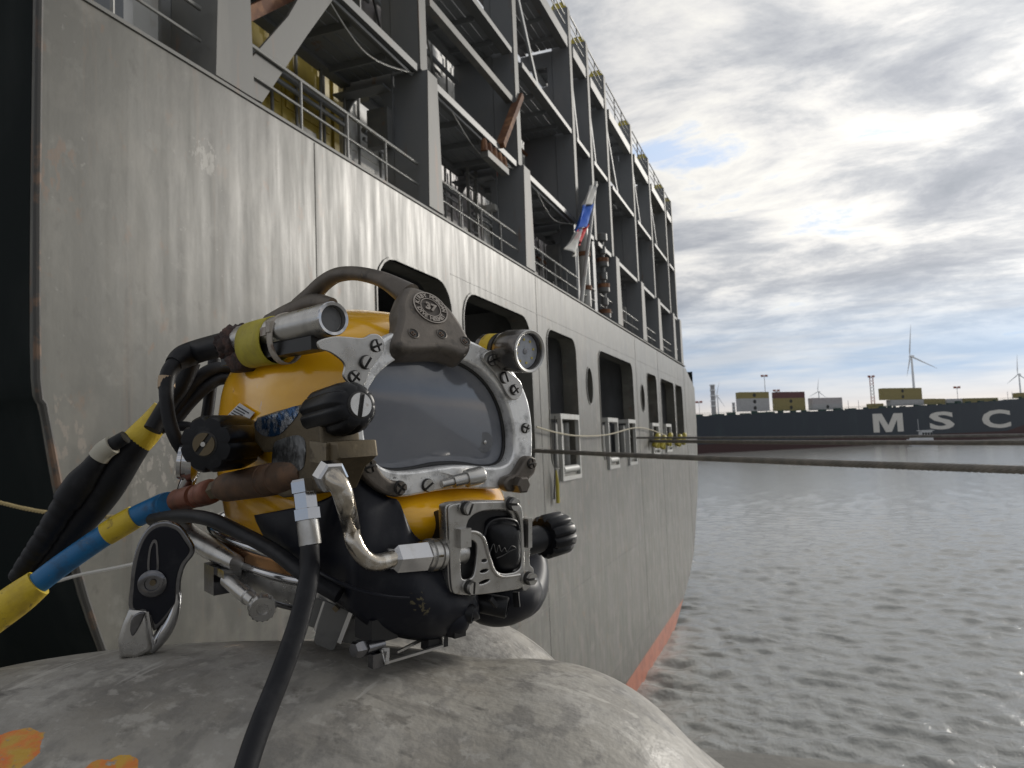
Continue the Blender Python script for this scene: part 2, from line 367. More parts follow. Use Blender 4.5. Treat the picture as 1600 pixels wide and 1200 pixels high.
for h in HOLES: 
    mb2 = MB(); n = len(h); c0 = np.mean(h, 0); o2 = [tuple(c0+(V(*q)-c0)*1.0+.03*(V(*q)-c0)/np.linalg.norm(V(*q)-c0)) for q in h]
    mb2.add(p3(h, XT+.014)+p3(o2, XT+.014)+p3(o2, XT-.0), [(i, (i+1) % n, n+(i+1) % n, n+i) for i in range(n)]+[(n+i, n+(i+1) % n, 2*n+(i+1) % n, 2*n+i) for i in range(n)])
    mb2.v += []; vs = p3(h, XT+.014)+p3(h, XT-.3); mb2.add(vs, [(i, (i+1) % n, n+(i+1) % n, n+i) for i in range(n)])
    mb2.build('opening_rim', m_transom, ship)
# boot topping: red below z 1.35, a sheet just proud of the plating
low_l = [(y, z) for y, z in left if z <= 1.5]; low_r = [(y, z) for y, z in right if z <= 1.5]
MB().add(p3(low_l+low_r[::-1], XT+.004), [tuple(range(len(low_l)+len(low_r)))]).build('boot_topping', m_boot, ship, smooth=False)
mb = MB()                                          # hull sides run forward from the transom
for sd_ in (left, right):
    n = len(sd_); vs = p3(sd_, XT-.055)+p3(sd_, -120); mb.add(vs, [(i, i+1, n+i+1, n+i) for i in range(n-1)])
mb.build('hull_side', m_side, ship, True, None, False)
mb = MB(); mb.tube(smooth_pts([(XT+.005, y, z) for y, z in left[::3]], 2), .022, 8); mb.build('corner_bar', mat('chipped corner paint', (.05, .048, .044), .6, 0, [((.17, .10, .06), 5, (1, 1, 1), .52, .62, .8)]), ship)
mb = MB(); mb.aabb(XT-.13, XT+.014, Y0, 33.3, 10.321, 10.35); mb.build('bulwark_cap', m_postlit, ship, smooth=False)
for zz in (4.46, 2.05, 9.62):                      # welded plate seams
    i = np.interp(-zz, [-q for q in insZ], insI); mb = MB(); mb.aabb(XT-.001, XT+.006, Y0+i+.2, Y1-i-.2, zz-.008, zz+.008) if zz < 9 else mb.aabb(XT-.001, XT+.004, 9.3, Y1-.3, zz-.006, zz+.006); mb.build('weld_seam', m_transom, ship, smooth=False)
for yy in (12.98, 22.1, 26.0, 32.6, 6.2):
    mb = MB(); mb.aabb(XT-.001, XT+.0052, yy-.008, yy+.008, 2.2, 10.3) if yy > 8 else mb.aabb(XT-.001, XT+.0052, yy-.008, yy+.008, 4.5, 10.3); mb.build('weld_seam', m_transom, ship, smooth=False)
# mooring deck behind the openings
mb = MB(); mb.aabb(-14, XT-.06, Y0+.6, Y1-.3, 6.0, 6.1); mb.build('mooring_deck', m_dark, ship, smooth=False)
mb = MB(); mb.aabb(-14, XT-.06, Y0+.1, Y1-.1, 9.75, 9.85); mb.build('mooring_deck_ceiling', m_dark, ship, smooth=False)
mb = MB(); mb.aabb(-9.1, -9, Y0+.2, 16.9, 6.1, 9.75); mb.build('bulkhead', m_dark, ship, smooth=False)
mb = MB(); mb.aabb(-6.3, -6.2, 16.9, Y1-.2, 6.1, 9.75); mb.aabb(-9.1, -6.3, 16.85, 16.9, 6.1, 9.75); mb.build('bulkhead', m_inner, ship, smooth=False)
for (ya, yb) in ((19.0, 19.7), (25, 25.7)):        # rounded doors in the inner wall
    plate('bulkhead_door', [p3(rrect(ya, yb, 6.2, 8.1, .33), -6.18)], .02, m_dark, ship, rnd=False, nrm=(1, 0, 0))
for yy in (13.1, 15.75, 22.0, 25.95, 29.6):
    mb = MB(); mb.aabb(-9, XT-.06, yy, yy+.04, 6.1, 9.75) if yy < 16 else mb.aabb(-6.2, XT-.06, yy, yy+.04, 6.1, 9.75); mb.build('bulkhead', m_inner, ship, smooth=False)
for yy in np.arange(17.4, 35, .9):
    mb = MB(); mb.aabb(-6.2, XT-.06, yy, yy+.02, 9.55, 9.75); mb.build('ceiling_beam', m_inner, ship, smooth=False)
# roller fairleads in the openings
def fairlead(y0, y1, z0, z1):
    mb = MB(); mb.aabb(XT-.38, XT+.06, y0-.05, y1+.05, z1-.1, z1); mb.aabb(XT-.38, XT+.06, y0-.05, y1+.05, z0-.28, z0-.2)
    for yy in (y0, y1, ): mb.aabb(XT-.02, XT+.06, yy-.035, yy+.035, z0-.2, z1-.1)
    fl = mb.build('roller_fairlead', m_white, ship, smooth=False)
    for k in range(3):
        yy = y0+(y1-y0)*(k+.5)/3
        MB().lathe((XT-.2, yy, z0-.1), (0, 0, 1), [(0, .09), (.05, .1), (z1-z0-.1, .1), (z1-z0-.05, .09)], 14).build('roller', m_rail, fl)
    MB().lathe((XT-.0, y0+.1, z0-.07), (0, 1, 0), [(0, .07), (y1-y0-.2, .07)], 12).build('roller', m_white, fl)
fairlead(14.05, 15.3, 6.85, 7.85); fairlead(18.0, 19.0, 6.9, 7.85); fairlead(20.4, 21.3, 6.9, 7.85); fairlead(24.1, 25.2, 7.05, 7.8); fairlead(26.8, 27.9, 7.1, 7.8)
for yy, zz in ((24.0, 7.28), (25.2, 7.22), (26.6, 7.3), (28.9, 7.25), (30.2, 7.3)):  # yellow chafing guards on the far leads
    mb = MB(); mb.tube(smooth_pts([(XT+.12, yy-.25, zz-.2), (XT+.22, yy-.05, zz+.1), (XT+.15, yy+.25, zz+.05), (XT+.1, yy+.4, zz-.25)], 5), .085, 9); mb.build('chafing_guard', m_yel, ship)

# --- posts, webs, walkways above the bulwark
POSTS = [(4.82, 5.29, 1), (8.65, 9.08, 1), (12.42, 12.93, 1), (16.32, 16.75, 0), (17.95, 18.38, 0), (19.85, 20.45, 1), (23.43, 24.1, 1), (26.55, 27.25, 1), (30.1, 30.75, 1), (31.95, 32.6, 1)]
ZT = 17.2
def arch(xc, z0, w, h):
    return [(xc-w/2, z0), (xc-w/2, z0+h-w/2)]+[(xc+w/2*cos(a), z0+h-w/2+w/2*sin(a)) for a in np.linspace(pi, 0, 9)][1:-1]+[(xc+w/2, z0+h-w/2), (xc+w/2, z0)]
for k, (ya, yb, lowpart) in enumerate(POSTS):
    mb = MB(); zk = 12.2
    xb = XT-.06
    wy = (yb-ya)*.5
    # box column: upper part set back a little, splayed foot below the kink
    mb.box((xb-.2, ya+.12, (zk+ZT)/2), (.2, 0, 0), (0, .10, 0), (0, 0, (ZT-zk)/2)) if k else mb.box((xb-.2, ya+wy, (zk+ZT)/2), (.2, 0, 0), (0, wy, 0), (0, 0, (ZT-zk)/2))
    if lowpart: mb.box((xb-.16, ya+wy, (10.36+zk)/2), (.24, 0, 0), (0, wy, 0), (0, 0, (zk-10.36)/2), 1., .66)
    else: mb.box((xb-.24, ya+wy, (10.36+zk)/2), (.16, 0, 0), (0, wy*.62, 0), (0, 0, (zk-10.36)/2))
    po = mb.build('lashing_post', m_postlit if k < 1 else m_frame, ship, smooth=False)
    MB().box((xb-.2, ya+.12, ZT+.09), (.203, 0, 0), (0, .103, 0), (0, 0, .088), .6, .5).build('post_cap', m_yel, po, smooth=False)
    mb = MB(); mb.box((xb+.011, ya+(.12 if k else wy), (zk+ZT)/2), (.008, 0, 0), (0, .10 if k else wy, 0), (0, 0, (ZT-zk)/2)); mb.build('lit_face_sheet', m_postlit, po, smooth=False)  # thin sheet added to give the sunlit side its own tone
    if lowpart and k: MB().box((xb+.085, ya+wy, (10.36+zk)/2), (.008, 0, 0), (0, wy*.99, 0), (0, 0, (zk-10.37)/2), 1., .66).build('lit_face_sheet', m_postlit, po, smooth=False)
    # deep web plate across the walkway with a rounded doorway and a window above
    x0, x1 = -5.42, xb-.41; xc = (x0+x1)/2-.02
    loop = [(x0, 10.3), (x1, 10.3), (x1, 16.25), (x0, 16.25)]
    win = [(x0+.22, 14.35), (x1-.12, 14.35), (x1-.12, 15.9), (x0+.22, 15.9)]
    dr = arch(xc, 10.42, .58, 1.62)
    loops = [loop, dr] + [win]
    if k == 1: loops.append([(x0+.3, 12.5), (x0+.62, 12.5), (x0+.62, 13.6), (x0+.45, 13.8), (x0+.3, 13.6)])
    plate('web_plate', [[(x, ya+.03, z) for x, z in lp] for lp in loops], .03, m_frame, po, rnd=False, nrm=(0, -1, 0))
    for zz in (12.0, 14.28): MB().box((xc, ya-.08, zz), ((x1-x0)/2, 0, 0), (0, .11, 0), (0, 0, .012)).build('web_stiffener', m_frame, po, smooth=False)
BAYS = [(2.2, 4.82)] + [(POSTS[i][1], POSTS[i+1][0]) for i in range(9)]
for k, (ya, yb) in enumerate(BAYS):
    ya += .01; yb -= .04
    for zf, hh in ((12.14, .10), (14.2, .10), (16.22, .26)):
        if zf < 13 and k == 0: continue
        wk = MB().aabb(XT-.24, XT-.06, ya, yb, zf, zf+hh).build('walkway_beam', m_beam, ship, smooth=False); MB().aabb(-5.4, -5.25, ya, yb, zf, zf+hh).build('walkway_beam', m_frame, ship, smooth=False)
        mb = MB()
        for e in range(5): mb.aabb(-5.24+e*.165, -5.24+e*.165+.145, ya, yb, zf+.05, zf+.09)
        for yy in np.arange(ya+.4, yb, .8): mb.aabb(-5.25, XT-.245, yy, yy+.03, zf-.04, zf+.05)
        mb.build('walkway_floor', m_frame, wk, smooth=False)['kind'] = 'stuff'
    for zf, hs in ((10.35, (.3, .57)), (16.56, (.22, .44, .66))):
        mb = MB()
        for h in hs: mb.tube([(XT-.1, ya, zf+h), (XT-.1, yb, zf+h)], .02 if h == hs[-1] else .014, 8)
        rl_ = mb.build('guard_rail', m_rail, ship)
        ns = max(1, int((yb-ya)/1.05))
        for j in range(1, ns+1):
            yy = ya+(yb-ya)*j/(ns+1); MB().tube([(XT-.1, yy, zf), (XT-.1, yy, zf+hs[-1])], .016, 7).build('stanchion', m_rail, rl_)
# wide diagonal braces between posts
def brace(ya, za, yb, zb, w, x=XT-.3):
    MB().bar((x, ya, za), (x, yb, zb), .05, w, (1, 0, 0)).build('diagonal_brace', m_postlit, ship, smooth=False)
MB().prism([TX(*q, -4.32) for q in ((392, 92), (395, 152), (410, 160), (480, 55), (524, -6), (560, -60), (500, -60), (450, 26))], (-.03, 0, 0)).build('diagonal_brace', m_postlit, ship, smooth=False)
MB().bar((-4.5, 5.3, 11.1), (-4.5, 7.4, 12.9), .12, .12).build('diagonal_brace', m_rust, ship, smooth=False)
for ya, yb in BAYS[2:9]:
    MB().bar((XT-.16, ya, 15.9), (XT-.16, ya+(yb-ya)*.35, 14.4), .05, .10).build('diagonal_brace', m_frame, ship, smooth=False)
# lashing rods in front of the container doors
for yy in (8.0, 8.55, 11.2, 11.7, 14.6, 15.2, 21.7, 22.4, 25.2, 28.7):
    MB().tube([(-5.35, yy, 10.35), (-5.35, yy+.06, 12.15)], .02, 7).build('lashing_rod', m_rail, ship)
    MB().tube([(-5.33, yy+.3, 12.5), (-5.33, yy-.6, 14.2)], .018, 7).build('lashing_rod', m_rail, ship)
MB().aabb(-30, XT-.06, Y0+.02, 33.0, 10.2, 10.3).build('upper_deck', m_frame, ship, smooth=False)
MB().aabb(XT-.2, XT-.08, 9.1, 12.38, 13.3, 13.42).build('walkway_beam', m_postlit, ship, smooth=False)
# sagging cable under the first walkways
for ya, yb in ((6.2, 8.6), (9.3, 12.4), (13.2, 16.2)):
    MB().tube(smooth_pts([(XT-.12, ya, 12.3), (XT-.15, (ya+yb)/2, 11.86), (XT-.12, yb, 12.12)], 8), .012, 6).build('deck_cable', m_rail, ship)
    MB().tube([(XT-.14, ya, 12.13), (XT-.14, yb, 12.11)], .022, 6).build('conduit', m_frame, ship)
for k, (ya, yb) in enumerate(BAYS[1:], 1):          # pipes, cable trays and small lamps in the bays
    for q_, (zz, rr_) in enumerate(((11.75, .045), (11.62, .03), (13.9, .04), (15.9, .05))):
        MB().tube([(-5.36, ya+.02, zz), (-5.36, yb-.02, zz)], rr_, 8).build('pipe', m_rust if (k+q_) % 5 == 0 else m_frame, ship)
    for zz in (11.9, 14.05):
        MB().lathe((XT-.5, ya+.12, zz), (0, 0, -1), [(0, .05), (.05, .07), (.12, .06), (.15, .03)], 10).build('deck_lamp', m_white, ship)
    MB().aabb(XT-.75, XT-.45, yb-.16, yb-.02, 10.9+.3*(k % 3), 11.4+.3*(k % 2)).build('junction_box', m_beam if k % 2 else m_white, ship, smooth=False)
    MB().tube(smooth_pts([(-5.3, ya+.1, 14.1), (-5.2, ya+.5, 12.9), (-5.3, ya+.9, 12.3)], 5), .02, 6).build('deck_cable', m_black, ship)
    if k in (2, 4, 7):
        ld_ = [MB().bar((XT-.8, yb-.5+e, 10.3), (XT-.8, yb-.5+e, 12.14), .04, .05, (1, 0, 0)).build('ladder_rail', m_rail, ship, smooth=False) for e in (0, .36)][0]
        for j in range(7): MB().bar((XT-.8, yb-.5, 10.5+.25*j), (XT-.8, yb-.14, 10.5+.25*j), .025, .025).build('rung', m_rail, ld_, smooth=False)
# rusty hanging strut and lamp bar in the third bay
MB().bar(TX(812, 150, -4.25), TX(782, 228, -4.25), .14, .1).build('rusty_strut', m_rust, ship, smooth=False)
lb = MB().bar(TX(757, 240, -4.2), TX(790, 270, -4.2), .12, .10).build('lamp_bar', m_postlit, ship, smooth=False)
for k in range(5):
    p_ = TX(757, 236, -4.2)*(1-k/4)+TX(788, 264, -4.2)*k/4; MB().lathe(p_, (0, 0, 1), [(0, .06), (.14, .05), (.2, .03)], 8).build('lamp', m_rust, lb)
# flag staff and stern light column
m_flagw = mat('flag white cloth', (.6, .59, .56), .8); m_flagb = mat('flag blue cloth', (.025, .12, .52), .8); m_flagr = mat('flag red cloth', (.55, .03, .035), .8)
A0, A1 = TX(907, 482, -4.3), TX(931, 284, -4.0)
MB().tube([A0, A1], [.05, .035], 10).build('flag_staff', m_white, ship)
mb = MB(); mb.lathe(TX(916, 480, -4.35), (0, 0, 1), [(0, .13), (1.9, .13)], 12); mb.build('vent_pipe', m_white, ship)
for zz in (10.8, 11.6): MB().lathe((TX(916, 480, -4.35)[0], TX(916, 480, -4.35)[1], zz), (0, 0, 1), [(0, .16), (.1, .16)], 12).build('pipe_clamp', m_rust, ship)
ld = TX(946, 500, -4.3); prof = []
for k in range(7):
    prof += [(k*.33, .06), (k*.33+.03, .10 if k % 2 else .15), (k*.33+.2, .10 if k % 2 else .15), (k*.33+.24, .05)]
MB().lathe((ld[0], ld[1], 10.36), (0, 0, 1), prof, 12).build('stern_light_stack', m_beam, ship)
for k in range(3): MB().lathe((ld[0], ld[1], 10.5+k*.66), (0, 0, 1), [(0, .155), (.10, .16)], 12).build('light_collar', m_rust, ship)
# flag hanging in folds, coloured in panels
fl = thing('flag', 'white, blue and red flag hanging in folds from the stern staff', 'flag', TX(930, 288, -4.0))
def cloth(top, bot, x, name, m, ph):
    vs = []; fs = []; nu, nv = 10, 12
    for j in range(nv+1):
        for i in range(nu+1):
            s_, t_ = i/nu, j/nv
            q0 = TX(*(V(*top[0])*(1-s_)+V(*top[1])*s_), x); q1 = TX(*(V(*bot[0])*(1-s_)+V(*bot[1])*s_), x)
            p_ = q0*(1-t_)+q1*t_; p_ = p_ + V(.07*sin(s_*9+t_*2+ph), 0, .02*sin(s_*7+t_*5+ph)); vs.append(p_)
    for j in range(nv):
        for i in range(nu): fs.append((j*(nu+1)+i, j*(nu+1)+i+1, (j+1)*(nu+1)+i+1, (j+1)*(nu+1)+i))
    o = obj(name, vs, fs, m, fl); md = o.modifiers.new('thick', 'SOLIDIFY'); md.thickness = .006
cloth(((921, 291), (931, 288)), ((908, 322), (926, 319)), -4.04, 'flag_panel', m_flagw, 0)
cloth(((908, 322), (926, 319)), ((897, 362), (921, 350)), -4.04, 'flag_panel', m_flagb, .5)
cloth(((897, 362), (921, 350)), ((894, 372), (909, 384)), -4.04, 'flag_panel', m_flagr, 1.)
cloth(((898, 364), (908, 358)), ((883, 388), (902, 402)), -4.0, 'flag_panel', m_flagw, 1.4)

# --- containers stacked behind the walkway
CYEL, CWHT, CGRY, CBRN = (.42, .31, .045), (.80, .79, .76), (.46, .43, .43), (.17, .06, .045)
def cmat(n, c): return mat(n, c, .5, 0, [(tuple(V(*c)*.6), 2.5, (1, 1, .4), .5, .7, .6), ((.16, .07, .03), 5, (1, 1, .5), .66, .74, .6)])
m_cy, m_cw, m_cg, m_cb = cmat('mustard container paint', CYEL), cmat('white container paint', CWHT), cmat('grey container paint', CGRY), cmat('brown red container paint', CBRN)
m_blk = mat('black lettering paint', (.02, .02, .022), .6); m_let = mat('white lettering paint', (.62, .60, .56), .6, 0, [((.3, .29, .28), 2, (1, 1, 1), .55, .7, .6)])
def stern_container(y0, z0, m, label, letters=None):
    t = thing('shipping_container', label, 'container', (-11.7, y0+1.22, z0), 'containers stacked on the grey stern')
    w, h = 2.438, 2.59; xf = -5.6
    mb = MB(); mb.aabb(xf-12.19, xf-.08, y0+.03, y0+w-.03, z0+.03, z0+h-.03)
    for yy in (y0, y0+w-.12): mb.aabb(xf-.12, xf, yy, yy+.12, z0, z0+h)
    for zz in (z0, z0+h-.14): mb.aabb(xf-.12, xf-.005, y0+.12, y0+w-.12, zz, zz+.14)
    for j in range(30): mb.aabb(xf-.4-j*.39-.2, xf-.4-j*.39, y0+.005, y0+.03, z0+.15, z0+h-.15)
    mb.build('container_body', m, t, smooth=False)
    for s_ in (0, 1):
        ya = y0+.14+s_*1.085
        mb = MB(); mb.aabb(xf-.075, xf-.035, ya, ya+1.07, z0+.16, z0+h-.16)
        for q_ in range(5): mb.aabb(xf-.036, xf-.015, ya+.06, ya+1.01, z0+.28+q_*.46, z0+.52+q_*.46)
        d = mb.build('door', m, t, smooth=False)
        for yy in (ya+.22, ya+.82):
            MB().tube([(xf+.02, yy, z0+.05), (xf+.02, yy, z0+h-.05)], .022, 8).build('locking_bar', m_rail, d)
        MB().aabb(xf+.0, xf+.03, ya+.22, ya+.62, z0+1.0, z0+1.05).build('handle', m_rail, d, smooth=False)
    if letters:
        mb = MB()
        for i, ch in enumerate(letters): text_mb(mb, ch, (xf-.08+.085, y0+w-.06, z0+h-.35-i*.2), (0, 1, 0), (0, 0, 1), .2, .006, .004)
        mb.build('lettering', m_blk, t, smooth=False)
bay_name = ['behind the first post from the left', 'in the second bay from the left', 'behind the second post from the left', 'in the third bay', 'behind the third post from the left', 'left of the flag', 'behind the flag', 'behind the stern light stack', 'in the fourth bay from the right end', 'in the third bay from the right end', 'in the last bay but one', 'at the right end']
cols = [m_cy, m_cy, m_cw, m_cg, m_cw, m_cg, m_cw, m_cb, m_cw, m_cg, m_cw, m_cw]; cn = {m_cy: 'mustard yellow', m_cw: 'white', m_cg: 'grey', m_cb: 'brown red'}
for k in range(12):
    y0 = 3.86+k*2.56
    for tier in (0, 1):
        m = cols[k] if tier == 0 else cols[(k+3*tier+ (2 if k < 2 else 0)) % 12] if k > 1 else m_cy
        if tier == 1 and k in (11,): continue
        stern_container(y0-(.02 if tier else 0), 10.36+tier*2.62, m, f"{cn[m]} container with locking bars {bay_name[k]}, {'upper' if tier else 'lower'} tier", 'MSCU' if k == 0 and tier == 0 else None)
# pale deck locker and dark box at the left end of the bulwark
MB().prism([TX(x_, y_, -4.6) for x_, y_ in ((205, -20), (247, -20), (247, 70), (205, 45))], (-.3, 0, 0)).build('deck_locker', m_white, ship, smooth=False)
MB().prism([TX(x_, y_, -4.5) for x_, y_ in ((193, -20), (208, -20), (208, 48), (193, 36))], (-.3, 0, 0)).build('bracket_post', m_frame, ship, smooth=False)
MB().prism([TX(x_, y_, -4.6) for x_, y_ in ((304, -20), (334, -20), (334, 125), (304, 112))], (-.5, 0, 0)).build('bracket_post', m_frame, ship, smooth=False)

# --- mooring lines
m_wire = mat('greasy mooring wire', (.19, .175, .155), .6, .2, [((.3, .27, .23), 8, (1, 1, 1), .45, .65, .7)], bump=(60, .3, .003))
m_rope = mat('grey mooring rope', (.17, .16, .15), .8, 0, [((.26, .25, .23), 10, (1, 1, 1), .45, .65, .7)], bump=(80, .4, .003))
m_line = mat('thin pale line', (.42, .38, .28), .8)
def strand_rope(name, a, b, rad, pitch, label, m, sag=.0, n=6, group=None):
    a, b = V(*a), V(*b); d = b-a; ln = np.linalg.norm(d); d /= ln; x = np.cross(d, V(0, 0, 1)); x /= np.linalg.norm(x); y = np.cross(x, d)
    ns = int(ln/(pitch/7)); mb = MB()
    for k in range(n):
        pts = []
        for i in range(ns+1):
            t = i/ns; an = 2*pi*(t*ln/pitch+k/n); pts.append(a+d*ln*t+rad*.56*(cos(an)*x+sin(an)*y)-V(0, 0, 4*sag*t*(1-t)))
        mb.tube(pts, rad*.46, 6, False)
    return tag(mb.build(name, m, None, loc=tuple(a)), label, 'mooring line', group)
g = 'mooring lines leading from the stern to the right'
strand_rope('mooring_line', TX(772, 701, -4.35), P(2300, 757, 3.4), .030, .30, 'thick twisted steel wire, the lowest and nearest of the mooring lines', m_wire, .02, 6, g)
def rope(name, a, b, rad, label, m, sag=.03):
    a, b = V(*a), V(*b); pts = [a+(b-a)*t-V(0, 0, 4*sag*t*(1-t)) for t in np.linspace(0, 1, 24)]
    return tag(MB().tube(pts, rad, 8).build(name, m, None, loc=tuple(a)), label, 'mooring line', g)
rope('mooring_line', TX(985, 684, -4.35), P(2300, 670, 9.), .028, 'upper pale rope of the pair crossing in front of the dark ship', m_rope)
rope('mooring_line', TX(1010, 689, -4.35), P(2300, 690, 8.5), .048, 'lower darker rope of the pair crossing in front of the dark ship', m_wire)
tag(MB().tube(smooth_pts([TX(838, 667, -4.1), TX(870, 676, -4.1), TX(905, 681, -4.1), TX(950, 679, -4.1), TX(1000, 668, -4.1), TX(1040, 680, -4.1)], 6), .015, 6).build('messenger_line', m_line, None, loc=tuple(TX(838, 667, -4.1))), 'thin pale messenger line sagging across the deck openings', 'rope')
tag(MB().tube([TX(869, 735, -4.12), TX(871, 757, -4.12), TX(872, 786, -4.12)], [.012, .035, .035], 8).build('hanging_fender', m_yel, None, loc=tuple(TX(869, 735, -4.12))), 'short yellow stick hanging on a cord below the fairlead opening', 'fender')
tag(MB().tube([TX(867, 650, -4.12), TX(867, 735, -4.12), TX(866, 780, -4.12)], [.01, .012, .02], 6).build('dark_cord', m_black, None, loc=tuple(TX(867, 650, -4.12))), 'dark cord hanging beside the yellow stick', 'rope')
m_tw = mat('yellow twisted cord', (.42, .33, .16), .8)
strand_rope('twisted_cord', P(-60, 765, 3.0), P(300, 795, 2.6), .008, .05, 'thin yellow twisted cord crossing in front of the hull corner', m_tw, .06, 3)
tag(MB().tube(smooth_pts([P(90, 908, 3.6), P(130, 897, 3.5), P(205, 882, 3.3), P(330, 850, 3.1)], 6), .008, 6).build('white_cord', mat('white cord', (.5, .49, .46), .7), None, loc=tuple(P(90, 908, 3.6))), 'thin white cord stretched low in front of the hull corner', 'rope')
# ================================================================== FAR SHORE
FA, FB = TZ(1089, 709, WATER), TZ(1347, 696, WATER)
fd = FB-FA; fd[2] = 0; fd /= np.linalg.norm(fd); fn = V(fd[1], -fd[0], 0)          # along the ship, and towards us
def FS(px, py, back=0.): v = ray(px, py); return C + v*(((FA-C)@fn-back)/(v@fn))
m_msc = mat('dark blue green ship paint', (.014, .023, .035), .5, 0, [((.03, .05, .055), .12, (1, 1, .3), .5, .7, .5)])
m_mscred = mat('dull red bottom paint', (.045, .015, .015), .6)
m_green = mat('dark green deck gear', (.02, .055, .045), .6)
far = thing('container_ship', 'dark blue green container ship with big pale letters lying across the water', 'ship', tuple(FA*.5+FB*.5))
def hullpoly(px0, px1, yb, yt, m, name, dep, off=0.):
    """side band from the sight lines of its two ends"""
    a0, a1, b0, b1 = FS(px0, yb[0]), FS(px1, yb[1]), FS(px0, yt[0]), FS(px1, yt[1])
    o = fn*off; MB().prism([a0+o, a1+o, b1+o, b0+o], -fn*dep).build(name, m, far, smooth=False)
# sides described in metres: along s, heights z
def FP(s, z, back=0.): return FA+fd*s-fn*back+V(0, 0, z-WATER)
zt = lambda s: 15.3+.0135*s+ (.00009*max(s-60, 0)**2)
ss = list(np.linspace(-130, 230, 40))
MB().prism([FP(s, 4.4) for s in ss]+[FP(s, zt(s)) for s in ss[::-1]], -fn*32).build('hull_side', m_msc, far, smooth=False)
MB().prism([FP(-130, -1, .05), FP(230, -1, .05), FP(230, 4.38, .05), FP(-130, 4.38, .05)], -fn*32).build('bottom_paint', m_mscred, far, smooth=False)
for s in np.cumsum(rng.uniform(1.6, 9, 66))-125:                # deck edge clutter: small housings and rails
    w = rng.uniform(.5, 4.5); h = rng.uniform(.25, 1.2)
    MB().box(FP(s, zt(s)+h/2-.1, 1.5), fd*w/2, fn*.6, V(0, 0, h/2)).build('deck_housing', m_green, far, smooth=False)
mb = MB()
for k in range(2): mb.add(*(lambda p: (p, [(i, i+1, len(p)//2+i+1, len(p)//2+i) for i in range(len(p)//2-1)]))([FP(s, zt(s)+.55*(k+1), .4) for s in ss]+[FP(s, zt(s)+.55*(k+1)+.1, .4) for s in ss]))
mb.build('deck_rail', m_green, far, smooth=False)
for ch, (xa, xb, ya, yb) in zip('MSC', ((1364, 1411, 646, 675), (1452, 1491, 643, 671), (1534, 1579, 640, 669))):
    a, b = FS(xa, (ya+yb)/2), FS(xb, (ya+yb)/2); hgt = (FS((xa+xb)/2, ya)-FS((xa+xb)/2, yb))[2]
    if ch == 'M':
        c0 = (a+b)/2; wd = np.linalg.norm((b-a)[:2])
        poly = [(0, 0), (.2, 0), (.2, .66), (.4, 0), (.6, 0), (.8, .66), (.8, 0), (1, 0), (1, 1), (.7, 1), (.5, .36), (.3, 1), (0, 1)]
        plate('hull_letter', [[c0+fd*((x_-.5)*wd)+V(0, 0, (y_-.5)*hgt)+fn*.05 for x_, y_ in poly]], .04, m_let, far, 0, False, fn); continue
    t_ = MB(); text_mb(t_, ch, (0, 0, 0), (1, 0, 0), (0, 1, 0), 1, .01, .03)
    vs = np.array(t_.v); mn, mx = vs.min(0), vs.max(0); c0 = (a+b)/2; wd = np.linalg.norm((b-a)[:2])
    pts = [c0+fd*((q[0]-mn[0])/(mx[0]-mn[0])-.5)*wd+V(0, 0, ((q[1]-mn[1])/(mx[1]-mn[1])-.5)*hgt)+fn*(.02+q[2]*3) for q in vs]
    obj('hull_letter', pts, t_.f, m_let, far, False)
MB().prism([FS(1565, 676), FS(1640, 674), FS(1640, 662), FS(1600, 664)], fn*.03).build('barge_patch', m_mscred, far, smooth=False)  # flat patch on the hull side standing for a barge alongside
m_emb = mat('dark emblem print', (.03, .03, .03), .6)
m_cwf, m_cyf = cmat('far white container paint', (.46, .46, .46)), cmat('far mustard paint with haze', (.29, .24, .09)); m_cbf = cmat('far red paint with haze', (.13, .05, .05))  # mustard and red are muted: distance haze put into the colour
def far_box(px, py, wpx, m, label, back=8., h=2.6, n=0, emb=True):
    """one container of the far ship: lower left corner seen at px, py"""
    m = {m_cw: m_cwf, m_cy: m_cyf, m_cb: m_cbf}.get(m, m); p0 = FS(px, py, back)+V(0, 0, n*h); ln = np.linalg.norm((FS(px+wpx, py, back)-p0)[:2])
    t = thing('shipping_container', label, 'container', tuple(p0+fd*ln/2), 'containers on the far dark ship')
    zz = V(0, 0, 1); c = p0+fd*ln/2+zz*h/2-fn*1.2
    mb = MB(); mb.box(c, fd*ln/2, fn*1.19, zz*(h/2-.03))
    for e in (-1, 1): mb.box(c+fd*e*(ln/2-.08)+fn*1.2, fd*.08, fn*.04, zz*h/2)
    for e in (-1, 1): mb.box(c+zz*e*(h/2-.08)+fn*1.2, fd*(ln/2-.16), fn*.04, zz*.08)
    for q_ in np.arange(-ln/2+.4, ln/2-.3, .55): mb.box(c+fd*q_+fn*1.2, fd*.14, fn*.03, zz*(h/2-.2))
    mb.build('container_body', m, t, smooth=False)
    if emb:
        mb = MB(); ce = c+fn*1.26; ring = [(.8*cos(a), .8*sin(a)) for a in np.linspace(0, 2*pi, 12, endpoint=False)]
        mb.prism([ce+fd*a_+zz*b_ for a_, b_ in ring], fn*.04).build('emblem', m_emb, t, smooth=False)
